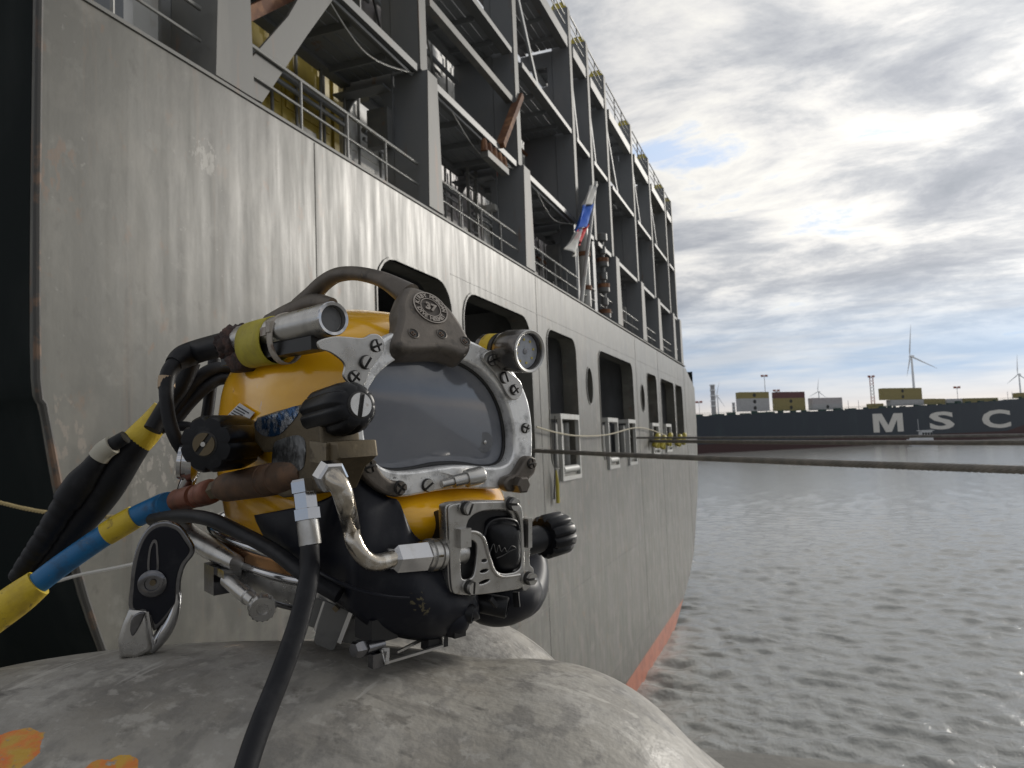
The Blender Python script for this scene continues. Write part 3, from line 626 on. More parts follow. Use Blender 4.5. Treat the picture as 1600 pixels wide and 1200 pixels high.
fb = [(1157, 643, 46, m_cw, 'white container at the bottom of the leftmost far stack', 1), (1157, 632.5, 46, m_cw, 'white container in the middle of the leftmost far stack', 1), (1157, 622.2, 46, m_cy, 'mustard container topping the leftmost far stack', 1),
      (1214, 642, 45, m_cy, 'mustard container at the bottom of the stack with a dark red top', 1), (1214, 632, 45, m_cy, 'mustard container under the dark red one', 1), (1214, 622, 45, m_cb, 'dark red container topping a far stack', 0),
      (1270, 641, 47, m_cw, 'white container with emblem, lower of the low far stack', 1), (1270, 630.5, 47, m_cg, 'pale grey container on top of the low white far stack', 0),
      (1392, 634, 52, m_cw, 'white container at the bottom of the tallest far stack under the big turbine', 0), (1381, 624.3, 61, m_cy, 'mustard container in the middle of the tallest far stack', 1), (1381, 614.6, 61, m_cy, 'mustard container topping the tallest far stack under the big turbine', 1),
      (1444, 632, 18, m_cy, 'short mustard container right beside the tallest far stack', 0), (1459, 632, 18, m_cy, 'low mustard container second right of the tallest far stack', 0), (1480, 632, 24, m_cw, 'low white container beside the long mustard row', 0), (1505, 631, 55, m_cy, 'long low mustard container near the right edge', 0), (1590, 622, 30, m_cy, 'mustard container below the rightmost turbine at the picture edge', 0), (1590, 632, 30, m_cb, 'brown container below the mustard one at the right picture edge', 0), (1361, 640, 20, m_cy, 'small mustard container left of the letter M', 0)]
for px, py, w, m, lab, e in fb:
    lev = {632.5: (643, 1), 622.2: (643, 2), 632: (642, 1), 622: (642, 2), 630.5: (641, 1), 624.3: (634, 1), 614.6: (634, 2)}.get(py, (py, 0)) if px in (1157, 1214, 1270, 1381) else (py, 0)
    far_box(px, lev[0], w, m, lab, 8., 2.66, lev[1], e)
# small white work boat in front of the letters
m_tug = mat('white boat paint', (.55, .56, .58), .5); m_glass = mat('dark window glass', (.02, .025, .03), .1)
tb = TZ(1440, 697, WATER); tg = thing('work_boat', 'small white motor boat with a wheelhouse below the letters of the far ship', 'boat', tuple(tb))
k_ = np.linalg.norm((P(1463, 690, (tb-C)@f)-P(1418, 690, (tb-C)@f))[:2])/2; bx = r0; by = V(-r0[1], r0[0], 0)
hull = []
for s_, wd, z0, z1 in ((-1, .05, .9, 1.75), (-.7, .6, .4, 1.5), (-.2, .95, .1, 1.25), (.5, .95, .1, 1.15), (1, .85, .2, 1.2)):
    hull.append([tb+bx*s_*k_+by*-wd*1.5+V(0, 0, 1.55*(z1)), tb+bx*s_*k_+by*-wd+V(0, 0, 1.55*(z0-.4)), tb+bx*s_*k_+by*wd+V(0, 0, 1.55*(z0-.4)), tb+bx*s_*k_+by*wd*1.5+V(0, 0, 1.55*(z1))])
vs = [p for s_ in hull for p in s_]; fs = [(i*4+j, i*4+(j+1) % 4, i*4+4+(j+1) % 4, i*4+4+j) for i in range(4) for j in range(4)]+[(3, 2, 1, 0), (16, 17, 18, 19)]
obj('hull', vs, fs, m_tug, tg, False)
wh = MB().box(tb+bx*k_*.35+V(0, 0, 1.55*(2.3)), bx*k_*.42, by*1.0, V(0, 0, 1.55*(1.15)), .9, .9).build('wheelhouse', m_tug, tg, smooth=False)
for q_ in range(4): MB().box(tb+bx*k_*(.08+.19*q_)+V(0, 0, 1.55*(2.8))-by*1.0, bx*k_*.07, by*.05, V(0, 0, 1.55*(.3))).build('window', m_glass, wh, smooth=False)
MB().box(tb+bx*k_*.35+V(0, 0, 1.55*(3.55)), bx*k_*.5, by*1.1, V(0, 0, 1.55*(.08))).build('roof', m_tug, tg, smooth=False)
MB().box(tb-bx*k_*.4+V(0, 0, 1.55*(1.6)), bx*k_*.4, by*.8, V(0, 0, 1.55*(.35)), .8, .9).build('foredeck_cabin', m_tug, tg, smooth=False)
MB().tube([tb+bx*k_*-.1+V(0, 0, 1.55*(1.6)), tb-bx*k_*.12+V(0, 0, 1.55*(6.2))], .07, 6).build('mast', m_tug, tg)
# low far shore
m_shore = mat('far shore land', (.05, .055, .05), .9)
mb = MB(); a0 = V(-900, 1500, 0)
for k in range(16):
    p_ = V(-500+k*190, 1500-abs(k-6)*12, 0); mb.box(p_+V(0, 0, 3+rng.uniform(0, 3)), V(100, 0, 0), V(0, 60, 0), V(0, 0, 5+rng.uniform(0, 3)))
tag(mb.build('far_shore', m_shore, smooth=False), kind='structure')
# wind turbines
m_turb = mat('pale turbine paint', (.72, .74, .77), .5)
def turbine(px, py, dist, tips, label, base=690):
    hp = P(px, py, dist); t = thing('wind_turbine', label, 'wind turbine', (hp[0], hp[1], WATER), 'wind turbines on the horizon')
    hh = hp[2]; sc = hh/110
    MB().lathe((hp[0], hp[1], 0), (0, 0, 1), [(0, 2.3*sc), (hh*.5, 1.8*sc), (hh-1.2*sc, 1.25*sc)], 14).build('tower', m_turb, t)
    fw = V(hp[0], hp[1], 0); fw /= np.linalg.norm(fw); sd_ = V(fw[1], -fw[0], 0)
    ax = -fw*.9-sd_*.43; ax /= np.linalg.norm(ax)
    MB().bar(hp-ax*5*sc, hp+ax*3*sc, 3.2*sc, 3.2*sc).build('nacelle', m_turb, t, smooth=False)
    hc = hp+ax*4.4*sc; MB().lathe(hp+ax*3*sc, ax, [(0, 1.5*sc), (1.5*sc, 1.5*sc), (2.8*sc, .4*sc)], 10).build('hub', m_turb, t)
    for tx_, ty_ in tips:
        v = ray(tx_, ty_); tip = C+v*(((hc-C)@ax)/(v@ax)); d_ = tip-hc; ln = np.linalg.norm(d_); d_ /= ln; cw = np.cross(ax, d_)
        pts = []; ch = [(0, .9), (.06, .95), (.18, 2.0), (.5, 1.3), (.85, .7), (1, .18)]
        vs = []
        for q_, w_ in ch:
            c_ = hc+d_*ln*q_; w_ *= sc*.8; vs += [c_-cw*w_*.4, c_+ax*w_*.16, c_+cw*w_, c_-ax*w_*.16]
        fs = [(i*4+j, i*4+(j+1) % 4, i*4+4+(j+1) % 4, i*4+4+j) for i in range(5) for j in range(4)]+[(3, 2, 1, 0), (20, 21, 22, 23)]
        obj('blade', vs, fs, m_turb, t, True)
turbine(1424, 557, 1250, ((1423, 507), (1465, 576), (1417, 588)), 'largest wind turbine with one blade pointing straight up, above the tallest far stack')
turbine(1592, 585, 2000, ((1589, 554), (1573, 600), (1614, 600)), 'wind turbine at the right edge of the picture')
turbine(1279, 612, 3000, ((1279, 591), (1264, 620), (1292, 622)), 'small wind turbine above the low white far stack')
turbine(1121, 618, 2900, ((1124, 597), (1133, 636), (1113, 634)), 'faint wind turbine beside the pale chimney')
# floodlight masts, lattice mast, chimney
m_steel = mat('pale mast steel', (.33, .33, .34), .6); m_redp = mat('faded red mast paint', (.36, .14, .11), .6)
def mast(px, ytop, dist, label, heads=2, m=m_steel, w=.5, lattice=False, name='floodlight_mast'):
    p_ = P(px, ytop, dist); t = thing(name, label, 'mast', (p_[0], p_[1], WATER), 'masts and chimneys on the far shore'); h = p_[2]
    if lattice:
        for k in range(18):
            za, zb = h*k/18, h*(k+1)/18; mb = MB()
            for ex, ey in ((-1, -1), (1, -1), (1, 1), (-1, 1)):
                mb.tube([(p_[0]+ex*w, p_[1]+ey*w, za), (p_[0]+ex*w, p_[1]+ey*w, zb)], w*.16, 5)
                mb.tube([(p_[0]+ex*w, p_[1]+ey*w, za), (p_[0]-ey*w*(1 if ex == ey else -1)*0+(-ey if ex != ey else ex)*w*0-ex*w*(1 if ex == ey else 0)+ex*w*(0 if ex == ey else 1), p_[1]+ (ey*w if ex == ey else -ey*w), zb)], w*.12, 4)
            mb.build('lattice_section', m_redp if (k//3) % 2 else m_steel, t)
    else: MB().lathe((p_[0], p_[1], 0), (0, 0, 1), [(0, w), (h, w*.6)], 8).build('mast_pole', m, t)
    sc = dist/1200
    for e in ((-1, 1) if heads == 2 else ()):
        MB().box(p_+r0*e*3.2*sc+V(0, 0, -1*sc), r0*2.3*sc, V(0, .8*sc, 0), V(0, 0, 1.3*sc)).build('floodlight_head', m_redp, t, smooth=False)
    if heads: MB().bar(p_-r0*5*sc+V(0, 0, -2.6*sc), p_+r0*5*sc+V(0, 0, -2.6*sc), .7*sc, .7*sc).build('cross_arm', m_steel, t, smooth=False)
mast(1194, 586, 900, 'tall floodlight mast with two heads behind the leftmost far stack')
mast(1213, 609, 1400, 'short floodlight mast between the two left far stacks')
mast(1361, 587, 900, 'red and white lattice mast left of the tallest far stack', 2, m_redp, 1.8, True, 'lattice_mast')
mast(1495, 604, 1000, 'floodlight mast right of the big turbine')
mast(1092, 627, 1300, 'floodlight mast close to the grey stern')
for q_ in (1325, 1341, 1574, 1581): mast(q_, 626 if q_ < 1400 else 612, 900, {1325: 'thin pole right of the low white far stack', 1341: 'thin pole left of the lattice mast', 1574: 'left pole of the two beside the rightmost turbine', 1581: 'right pole of the two beside the rightmost turbine'}[q_], 0, m_steel, .4, name='pole')
def chimney(px, yt, dist, rad, label):
    p_ = P(px, yt, dist); t = thing('chimney', label, 'chimney', (p_[0], p_[1], WATER), 'masts and chimneys on the far shore')
    MB().lathe((p_[0], p_[1], 0), (0, 0, 1), [(0, rad), (p_[2], rad*.9)], 14).build('shaft', m_steel, t)
    for q_ in range(5): MB().lathe((p_[0], p_[1], p_[2]*(.6+.095*q_)), (0, 0, 1), [(0, rad*1.18), (p_[2]*.02, rad*1.18)], 14).build('platform_ring', m_turb, t)
chimney(1113, 601, 1600, 5.2, 'pale chimney with platform rings beside the grey stern')
chimney(1146, 629, 1600, 3.2, 'short pale chimney left of the leftmost far stack')

# ================================================================== BOLLARD
f0 = V(-sin(th), cos(th), 0)
def HZ(x, d, z): return C + x*r0 + d*f0 + V(0, 0, z)     # level axes at the camera: right, ahead, up
bo = HZ(-.2, .8, -.9)
loc_ = lambda p: tuple(np.array(p)-bo)
m_iron = mat('worn cast iron', (.325, .305, .265), .62, 0, [
    ((.115, .11, .104), 3.2, (1, 1, 2), .42, .64, .75), ((.40, .385, .355), 5, (1, 1, 1.5), .5, .68, .75), ((.19, .165, .13), 9, (1, 1, 1), .52, .7, .6),
    ((.42, .40, .36), 34, (1, .35, 1), .62, .70, .45), ((.09, .085, .08), 12, (1, .5, 1), .58, .68, .8), ((.05, .048, .045), 26, (.4, 1, 1), .60, .68, .8), ((.5, .48, .44), 90, (1, 1, 1), .65, .71, .4),
    ((.15, .142, .13), 42, (1, .7, 1), .50, .60, .55), ((.44, .42, .38), 55, (.8, 1, 1), .56, .64, .5), ((.50, .48, .43), 17, (.12, 2.6, 2.2), .645, .675, .6), ((.47, .45, .41), 15, (2.4, .16, 2), .65, .68, .5), ((.07, .064, .056), 7, (.35, 2.2, 2), .62, .70, .5), ((.10, .09, .075), 24, (1, 1, 1), .64, .69, .6)],
    rl=(12, (1, 1, 1), .42, .75), bump=(5, .5, .02), bumps=[(38, .45, .004), (140, .35, .0012)])
def bollard():
    bm = bmesh.new()
    def ell(c, rx, ry, rz, p):
        nu, nv = 64, 40; vs = []; sg = lambda v: (abs(v)**(2/p))*(1 if v >= 0 else -1)
        for j in range(nv+1):
            t = -pi/2+pi*j/nv
            for i in range(nu):
                a = 2*pi*i/nu; vs.append(bm.verts.new(tuple(HZ(c[0]+rx*sg(cos(t))*sg(cos(a)), c[1]+ry*sg(cos(t))*sg(sin(a)), c[2]+rz*sg(sin(t)))-bo)))
        for j in range(nv):
            for i in range(nu):
                q_ = [vs[j*nu+i], vs[j*nu+(i+1) % nu], vs[(j+1)*nu+(i+1) % nu], vs[(j+1)*nu+i]]
                try: bm.faces.new(q_)
                except ValueError: pass
    ell((-.31, .72, -.515), .60, .31, .335, 2.2)       # near horn
    ell((-.01, .72, -.405), .20, .26, .195, 2.2)         # its blunt right end
    ell((-.155, 1.10, -.475), .265, .20, .25, 2.1)       # far horn
    ell((-.28, .88, -.52), .34, .33, .295, 2.4)          # saddle between them
    ell((-.28, .86, -.80), .30, .27, .30, 3)            # stem
    ell((-.28, .86, -.93), .48, .42, .08, 3)            # foot
    bmesh.ops.remove_doubles(bm, verts=bm.verts, dist=.0005)
    me = bpy.data.meshes.new('bollard'); bm.to_mesh(me); bm.free()
    ob = bpy.data.objects.new('bollard', me); COL.objects.link(ob)
    md = ob.modifiers.new('r', 'REMESH'); md.mode = 'VOXEL'; md.voxel_size = .011
    ms = ob.modifiers.new('s', 'SMOOTH'); ms.iterations = 16; ms.factor = .5
    dg = bpy.context.evaluated_depsgraph_get(); dg.update()
    m2 = bpy.data.meshes.new_from_object(ob.evaluated_get(dg)); m2.name = 'bollard'; bpy.data.objects.remove(ob)
    m2.materials.clear(); return fin('bollard', m2, m_iron, None, True, tuple(bo), False)
B_ = bollard()
tag(B_, 'big worn grey cast iron bollard with orange paint marks carrying the diving helmet', 'bollard')
from mathutils.bvhtree import BVHTree
_bv = BVHTree.FromPolygons([tuple(v.co) for v in B_.data.vertices], [tuple(p.vertices) for p in B_.data.polygons])
def on_bollard(px, py):
    v = ray(px, py); h = _bv.ray_cast(Vector(tuple(C-bo)), Vector(tuple(v/np.linalg.norm(v))))
    return (np.array(h[0])+bo, np.array(h[1])) if h[0] is not None else (P(px, py, .7), V(0, 0, 1))
# sprayed orange marks: spots fixed on the casting
nt = m_iron.node_tree; b_ = nt.nodes['Principled BSDF']; cur = b_.inputs['Base Color'].links[0].from_socket; tcn = [n for n in nt.nodes if n.type == 'TEX_COORD'][0].outputs['Object']
for (px, py, rad, c1, c2) in ((6, 1180, .026, (.62, .17, .035), (.50, .30, .04)), (30, 1155, .013, (.62, .20, .04), (.5, .3, .05)), (183, 1203, .014, (.60, .19, .035), (.52, .30, .04)), (152, 1209, .013, (.45, .33, .05), (.6, .2, .04))):
    c0 = on_bollard(px, py)[0]-bo
    dist = vmath(nt, 'DISTANCE', tcn, c0, 1)
    dist = math_(nt, 'ADD', dist, math_(nt, 'MULTIPLY', math_(nt, 'SUBTRACT', noise(nt, tcn, 60, 4), .5), rad*.7))
    rim = maprange(nt, dist, rad*.80, rad*.88); body = maprange(nt, dist, rad*.97, rad, 1, 0)
    spc = mix(nt, maprange(nt, noise(nt, tcn, 70, 5), .42, .58), c1, c2)
    fadeo = maprange(nt, noise(nt, tcn, 160, 4), .3, .42)
    cur = mix(nt, math_(nt, 'MULTIPLY', body, fadeo), cur, spc)
nt.links.new(cur, b_.inputs['Base Color'])
# ================================================================== DIVING HELMET
m_shell = mat('yellow gelcoat', (.90, .47, .010), .22, 0, [((.68, .29, .007), 14, (1, 1, 1), .5, .7, .5), ((.25, .10, .02), 60, (1, 1, 1), .68, .74, .7), ((.72, .50, .30), 26, (1, 1, .45), .645, .67, .75), ((.20, .10, .03), 9, (1, 1, .6), .60, .72, .5)], bump=(9, .08, .003), coat=.6)
m_alu = mat('scuffed bare aluminium', (.86, .86, .85), .36, .4, [((.30, .30, .30), 60, (1, 1, 1), .52, .66, .7), ((.75, .75, .74), 150, (1, 1, 1), .6, .68, .6), ((.12, .12, .12), 210, (1, .25, 1), .68, .72, .8)], bump=(240, .25, .0008), rl=(40, (1, 1, 1), .2, .42))
m_ss = mat('brushed stainless', (.50, .49, .47), .30, .9, [((.33, .32, .30), 40, (1, 1, 1), .5, .7, .7), ((.20, .15, .10), 90, (1, 1, 1), .66, .73, .6)], rl=(60, (1, 1, 1), .2, .42), bump=(300, .12, .0004))
m_chr = mat('polished chrome', (.52, .52, .53), .12, 1, [((.40, .39, .37), 60, (1, 1, 1), .58, .72, .6)], rl=(50, (1, 1, 1), .05, .2))
m_chrd = mat('dark worn chrome', (.20, .20, .21), .14, 1, [((.06, .06, .065), 25, (1, 1, 1), .5, .65, .7)], rl=(40, (1, 1, 1), .1, .3))
m_cast = mat('grey brown cast bronze', (.115, .10, .085), .5, .55, [((.19, .165, .14), 30, (1, 1, 1), .5, .68, .7), ((.05, .045, .04), 55, (1, 1, 1), .56, .68, .7), ((.26, .20, .12), 110, (1, 1, 1), .68, .73, .6)], bump=(130, .35, .001), rl=(30, (1, 1, 1), .38, .6))
m_brass = mat('dull olive brass', (.125, .098, .060), .5, .6, [((.06, .05, .035), 30, (1, 1, 1), .48, .65, .7), ((.20, .16, .10), 70, (1, 1, 1), .6, .7, .6)], bump=(150, .3, .0009))
m_brown = mat('brown tarnished fitting', (.085, .05, .030), .6, .45, [((.16, .085, .045), 30, (1, 1, 1), .48, .66, .8), ((.035, .028, .022), 50, (1, 1, 1), .55, .68, .7)], bump=(110, .35, .001))
m_cop = mat('red brown hose ferrule', (.20, .075, .045), .5, .3, [((.10, .045, .03), 40, (1, 1, 1), .5, .66, .8)], bump=(120, .25, .0008))
m_foil = mat('blue silver foil remains', (.45, .47, .5), .2, .85, [((.02, .09, .22), 70, (1, 1, 1), .44, .52, .95), ((.03, .03, .03), 130, (1, 1, 1), .56, .62, .9)], bump=(90, .6, .002))
m_foil2 = mat('worn silver patch', (.36, .37, .38), .28, .85, [((.05, .05, .05), 50, (1, 1, 1), .46, .6, .9)], bump=(90, .5, .0015))
HB = P(560, 1030, .80)
m_rub = mat('navy black moulded rubber', (.0075, .0085, .0135), .42, 0, [((.13, .11, .06), 210, (1, 1, 1), .55, .58, .75, tuple(L(664, 946, .064)-HB), .014), ((.025, .026, .03), 45, (1, 1, 1), .5, .7, .6)], bump=(180, .15, .0006), spec=.22)
m_knob = mat('black knob plastic', (.007, .0075, .0095), .36, 0, [((.03, .03, .032), 60, (1, 1, 1), .6, .72, .7)], bump=(220, .2, .0006), spec=.25)
m_hose = mat('black hose rubber', (.009, .0095, .012), .5, 0, [((.028, .028, .03), 40, (1, 1, 1), .52, .7, .6)], bump=(160, .15, .0006), spec=.25)
m_blue = mat('blue hose', (.008, .125, .30), .45, 0, [((.02, .06, .12), 40, (1, 1, 1), .52, .66, .7), ((.10, .14, .17), 90, (.3, 1, 1), .62, .68, .7), ((.03, .03, .03), 18, (1, 1, 1), .60, .72, .6)], bump=(120, .12, .0005))
m_tape = mat('yellow tape', (.58, .42, .025), .5, 0, [((.36, .24, .03), 28, (1, 1, 1), .52, .68, .7), ((.10, .065, .03), 60, (1, 1, 1), .60, .68, .8), ((.2, .13, .04), 12, (1, 1, 1), .55, .7, .6)], bump=(50, .8, .003))
m_tape2 = mat('greenish yellow tape', (.42, .36, .03), .55, 0, [((.27, .22, .03), 28, (1, 1, 1), .5, .66, .7), ((.06, .05, .02), 90, (1, 1, 1), .66, .72, .8)], bump=(50, .5, .002, ))
m_tie = mat('dirty cable tie', (.38, .34, .29), .5, 0, [((.15, .09, .06), 60, (1, 1, 1), .5, .62, .8)])
m_rag = mat('rusty brown wrap', (.035, .022, .02), .85, 0, [((.11, .055, .04), 70, (1, 1, 1), .48, .64, .8)], bump=(130, .9, .004))
m_lens = mat('scratched face port glass', (.125, .137, .165), .08, 0, [((.21, .215, .23), 5, (1, 1, 1), .42, .68, .7), ((.25, .25, .26), 90, (1, .12, 1), .70, .73, .5), ((.02, .02, .022), 120, (1, 1, 1), .715, .74, .8)], spec=.6, rl=(9, (1, 1, 1), .05, .16), coat=1.)
m_slot = mat('screw slot shade', (.015, .014, .013), .6)
m_gask = mat('black gasket', (.012, .012, .013), .45)
m_lab = mat('white printed label', (.56, .56, .57), .5)
m_lamp = mat('lamp face', (.36, .38, .42), .25, 0, [((.25, .27, .3), 90, (1, 1, 1), .5, .6, .6)], coat=.6)
m_led = mat('yellow led chip', (.60, .50, .14), .4)
HB = P(560, 1030, .80)
hel = thing('diving_helmet', 'yellow commercial diving helmet with dark face port and chrome neck clamp resting on the bollard', 'diving helmet', HB)

# --- shell: rings stacked upwards
def shell():
    bs = [-.128, -.12, -.10, -.08, -.06, -.03, 0, .03, .05, .065, .08, .092, .102, .110, .116, .119]
    keys = [-.128, -.08, -.03, .03, .05, .065, .08, .092, .102, .110, .116, .119]
    wa = np.interp(bs, keys, [.118, .127, .129, .126, .119, .110, .098, .084, .068, .05, .032, .008])
    cr = np.interp(bs, keys, [-.312, -.318, -.316, -.302, -.290, -.276, -.262, -.250, -.237, -.224, -.206, -.18])
    cf = np.interp(bs, [-.128, -.11, -.095, -.08, -.066, -.06, .055, .065, .08, .09, .10, .11, .116, .119], [-.005, .022, .03, .022, .000, -.026, -.026, -.026, -.028, -.038, -.06, -.10, -.135, -.168])
    n = 72; vs = []; fs = []
    for k, b in enumerate(bs):
        c0 = (cf[k]+cr[k])/2; hc = (cf[k]-cr[k])/2
        for j in range(n):
            a = 2*pi*j/n; p = 4.2 if sin(a) < 0 else 2.9
            x = wa[k]*np.sign(cos(a))*abs(cos(a))**(2/p); y = hc*np.sign(sin(a))*abs(sin(a))**(2/p)
            # the flank pinches in towards the face so that the frame stands proud
            if sin(a) > 0: x *= 1-.17*max(0, (y/hc))**2*(1 if b < .07 else .6)
            vs.append(H(x, b, c0+y))
    for k in range(len(bs)-1):
        for j in range(n): fs.append((k*n+j, k*n+(j+1) % n, (k+1)*n+(j+1) % n, (k+1)*n+j))
    fs.append(tuple((len(bs)-1)*n+j for j in range(n)))
    o = obj('shell', vs, fs, m_shell, hel, True, None, 60)
    md = o.modifiers.new('sub', 'SUBSURF'); md.levels = 1; md.render_levels = 2
    return o
shell()
# bulge on the flank behind the face, as the side block sits on it
# --- face frame and port
FO = [(640, 514), (690, 518), (735, 531), (775, 553), (806, 583), (825, 620), (832, 660), (833, 700), (829, 735), (814, 758), (780, 765), (730, 763), (690, 766), (650, 774), (620, 778), (590, 769), (565, 750), (548, 722), (541, 690), (540, 655), (545, 620), (556, 585), (573, 556), (602, 526)]
FI = [(650, 551), (690, 553), (725, 562), (757, 580), (782, 608), (798, 645), (804, 685), (802, 712), (792, 727), (770, 731), (735, 727), (694, 729), (655, 736), (622, 738), (597, 731), (580, 714), (571, 690), (568, 655), (572, 620), (585, 592), (612, 565)]
fr = plate('face_frame', [[L(*q, .010) for q in FO], [L(*q, .010) for q in FI]], .016, m_alu, hel, .0025, True, hn, k=6, relax=14)
cen = np.mean([L(*q, .010) for q in FI], 0)
def grow(pts, d, c):
    out = []
    for q in pts:
        v = q-cen; w = v/np.linalg.norm(v); out.append(q+w*d+hn*(c-((q-HO)@hn)))
    return out
FIp = [L(*q, .010) for q in FI]
plate('port_gasket', [grow(FIp, .003, -.004), grow(FIp, -.0035, -.004)], .008, m_gask, hel, .002, True, hn)
# gently domed port
def port():
    rim = smooth_pts([tuple(q) for q in grow(FIp, .001, -.007)], 4, True); n = len(rim); c0 = cen+hn*(-.007-((cen-HO)@hn)); vs = [c0+hn*.007]; fs = []
    R = 14
    for k in range(1, R+1):
        t = k/R
        for q in rim: vs.append(c0+(q-c0)*t+hn*.007*(1-t**2))
    fs += [(0, 1+j, 1+(j+1) % n) for j in range(n)]
    for k in range(R-1):
        for j in range(n): fs.append((1+k*n+j, 1+(k+1)*n+j, 1+(k+1)*n+(j+1) % n, 1+k*n+(j+1) % n))
    o = obj('face_port', vs, fs, m_lens, hel, True, None, False); return o
fp_ = port()
MB().lathe(L(757, 691, -.0035), hn, [(0, .0105), (.0006, .0105)], 24).build('port_boss', mat('worn port centre', (.15, .155, .165), .4, 0, [((.08, .08, .09), 60, (1, 1, 1), .5, .6, .6)]), fp_, True)
MB().lathe(L(757, 691, -.003), hn, [(0, .0022), (.0014, .002), (.0018, .0012)], 12).build('port_pin', m_ss, fp_)

def screw(p, nrm, rad, parent, kind='cross', ang=.5, h=.003, m=m_ss):
    p, nrm = V(*p), V(*nrm)/np.linalg.norm(nrm); x = np.cross(nrm, V(0, 0, 1)); x /= np.linalg.norm(x); y = np.cross(nrm, x)
    x, y = cos(ang)*x+sin(ang)*y, -sin(ang)*x+cos(ang)*y
    mb = MB(); mb.lathe(p, nrm, [(-.002, rad*1.14), (h*.25, rad*1.14), (h*.45, rad*.98)], 20); nf = len(mb.f)
    g = rad*.21; secs = ((1, 1), (-1, 1), (-1, -1), (1, -1)) if kind == 'cross' else ((0, 1), (0, -1))
    for sx, sy in secs:
        poly = []
        if kind == 'cross':
            a0 = math.asin(.22); arr = np.linspace(a0, pi/2-a0, 6)
            poly = [(sx*rad*cos(a), sy*rad*sin(a)) for a in arr] + [(sx*g, sy*rad*.62), (sx*g, sy*g), (sx*rad*.62, sy*g)]
            if False: pass
        else:
            a0 = math.asin(.22); poly = [(rad*cos(a), sy*rad*sin(a)) for a in np.linspace(a0, pi-a0, 12)]
        pp = [p+nrm*h*.40+x*a_+y*b_ for a_, b_ in poly]
        if sx*sy < 0 or (kind != 'cross' and sy < 0): pp = pp[::-1]
        mb.prism(pp, nrm*h*.60)
    s_ = mb.build('screw', m, parent, True, None, 40); s_.data.materials.append(m_slot)
    for q_ in range(nf): s_.data.polygons[q_].material_index = 1  # shade in the slots and round the head put into a dark base colour
    return s_
# --- left stainless bracket with screws
LB = [(498, 533), (520, 526), (540, 526), (567, 528), (580, 522), (592, 523), (600, 533), (599, 550), (586, 568), (576, 586), (571, 600), (560, 606), (548, 601), (537, 588), (539, 571), (530, 560), (515, 550), (500, 545)]
lb = plate('camera_bracket', [[L(*q, .0145) for q in LB]], .003, m_ss, hel, .0008, True, hn)
screw(L(588, 540, .015), hn, .0052, lb, 'cross', .4); screw(L(572, 566, .015), hn, .0056, lb, 'slot', 1.0, .004); screw(L(554, 589, .015), hn, .0052, lb, 'cross', .9)
# --- right lamp bracket
RB = [(757, 553), (770, 547), (782, 556), (788, 574), (800, 584), (812, 594), (817, 607), (812, 621), (802, 625), (792, 615), (783, 598), (766, 574), (756, 563)]
rb = plate('lamp_bracket', [[L(*q, .0155) for q in RB]], .0035, m_ss, hel, .0008, True, hn)
screw(L(769, 563, .016), hn, .0052, rb, 'cross', .4); screw(L(788, 590, .016), hn, .0054, rb, 'slot', 2.0, .004); screw(L(804, 609, .016), hn, .0050, rb, 'cross', .7)
screw(L(821, 669, .011), hn, .0048, fr, 'cross', 1.2)
# --- lower clamps
LC = [(560, 722), (568, 716), (580, 717), (590, 726), (600, 741), (612, 750), (626, 753), (634, 763), (631, 774), (618, 777), (600, 771), (580, 757), (566, 740)]
lc = plate('port_clamp', [[L(*q, .022) for q in LC]], .012, m_cast, hel, .003, True, hn)
screw(L(578, 728, .022), hn, .0056, lc, 'cross', .3, .003, m_cast); screw(L(625, 762, .022), hn, .0056, lc, 'cross', .9, .003, m_cast)
RC = [(823, 716), (832, 713), (839, 720), (838, 736), (829, 748), (820, 760), (806, 768), (794, 768), (788, 757), (794, 746), (806, 741), (815, 729)]
rc = plate('port_clamp', [[L(*q, .022) for q in RC]], .012, m_cast, hel, .003, True, hn)
screw(L(830, 724, .022), hn, .0050, rc, 'cross', .3, .003, m_cast)
MB().lathe(L(806, 756, .018), hn, [(0, .0095), (.012, .009), (.014, .007)], 6).build('clamp_nut', m_cast, rc, True, None, 30)
# nose clearing stem with its guide
st = MB(); st.lathe(L(690, 757, .016), L(752, 742, .024)-L(690, 757, .016), [(0, .004), (.012, .004), (.0125, .0062), (.026, .0062), (.0265, .0085), (.043, .0088), (.0455, .0072)], 20)
st.build('nose_block_knob', m_ss, hel); screw(L(668, 758, .011), hn, .0055, fr, 'slot', .6, .004)
plate('frame_badge', [[L(*q, .0116) for q in ((690, 738), (710, 731), (732, 736), (712, 744))]], .001, m_alu, hel, 0, False, hn)

# --- top handle: arch bar and wide front foot
pn = cos(radians(34))*hn+sin(radians(34))*hb; po = L(690, 545, .024)
def HP(px, py, off=0.): v = ray(px, py); return C + v*(((po-C)@pn+off)/(v@pn))
HPo = [(628, 459), (624, 472), (625, 490), (621, 510), (617, 524), (620, 536), (632, 544), (655, 545), (690, 544), (712, 549), (726, 554), (735, 548), (737, 536), (731, 520), (719, 500), (704, 480), (688, 466), (668, 454), (648, 446), (634, 447)]
holes = []
for hx, hy in ((646, 521), (690, 522), (727, 533)):
    hc_ = HP(hx, hy); ex = V(*np.cross(hb, pn)); ex /= np.linalg.norm(ex); ey = np.cross(pn, ex)
    holes.append([hc_+.0058*(cos(a)*ex+sin(a)*ey) for a in np.linspace(0, 2*pi, 14, endpoint=False)])
hd = plate('handle', [[HP(*q) for q in HPo]], .026, m_cast, hel, .006, True, pn, res=3)
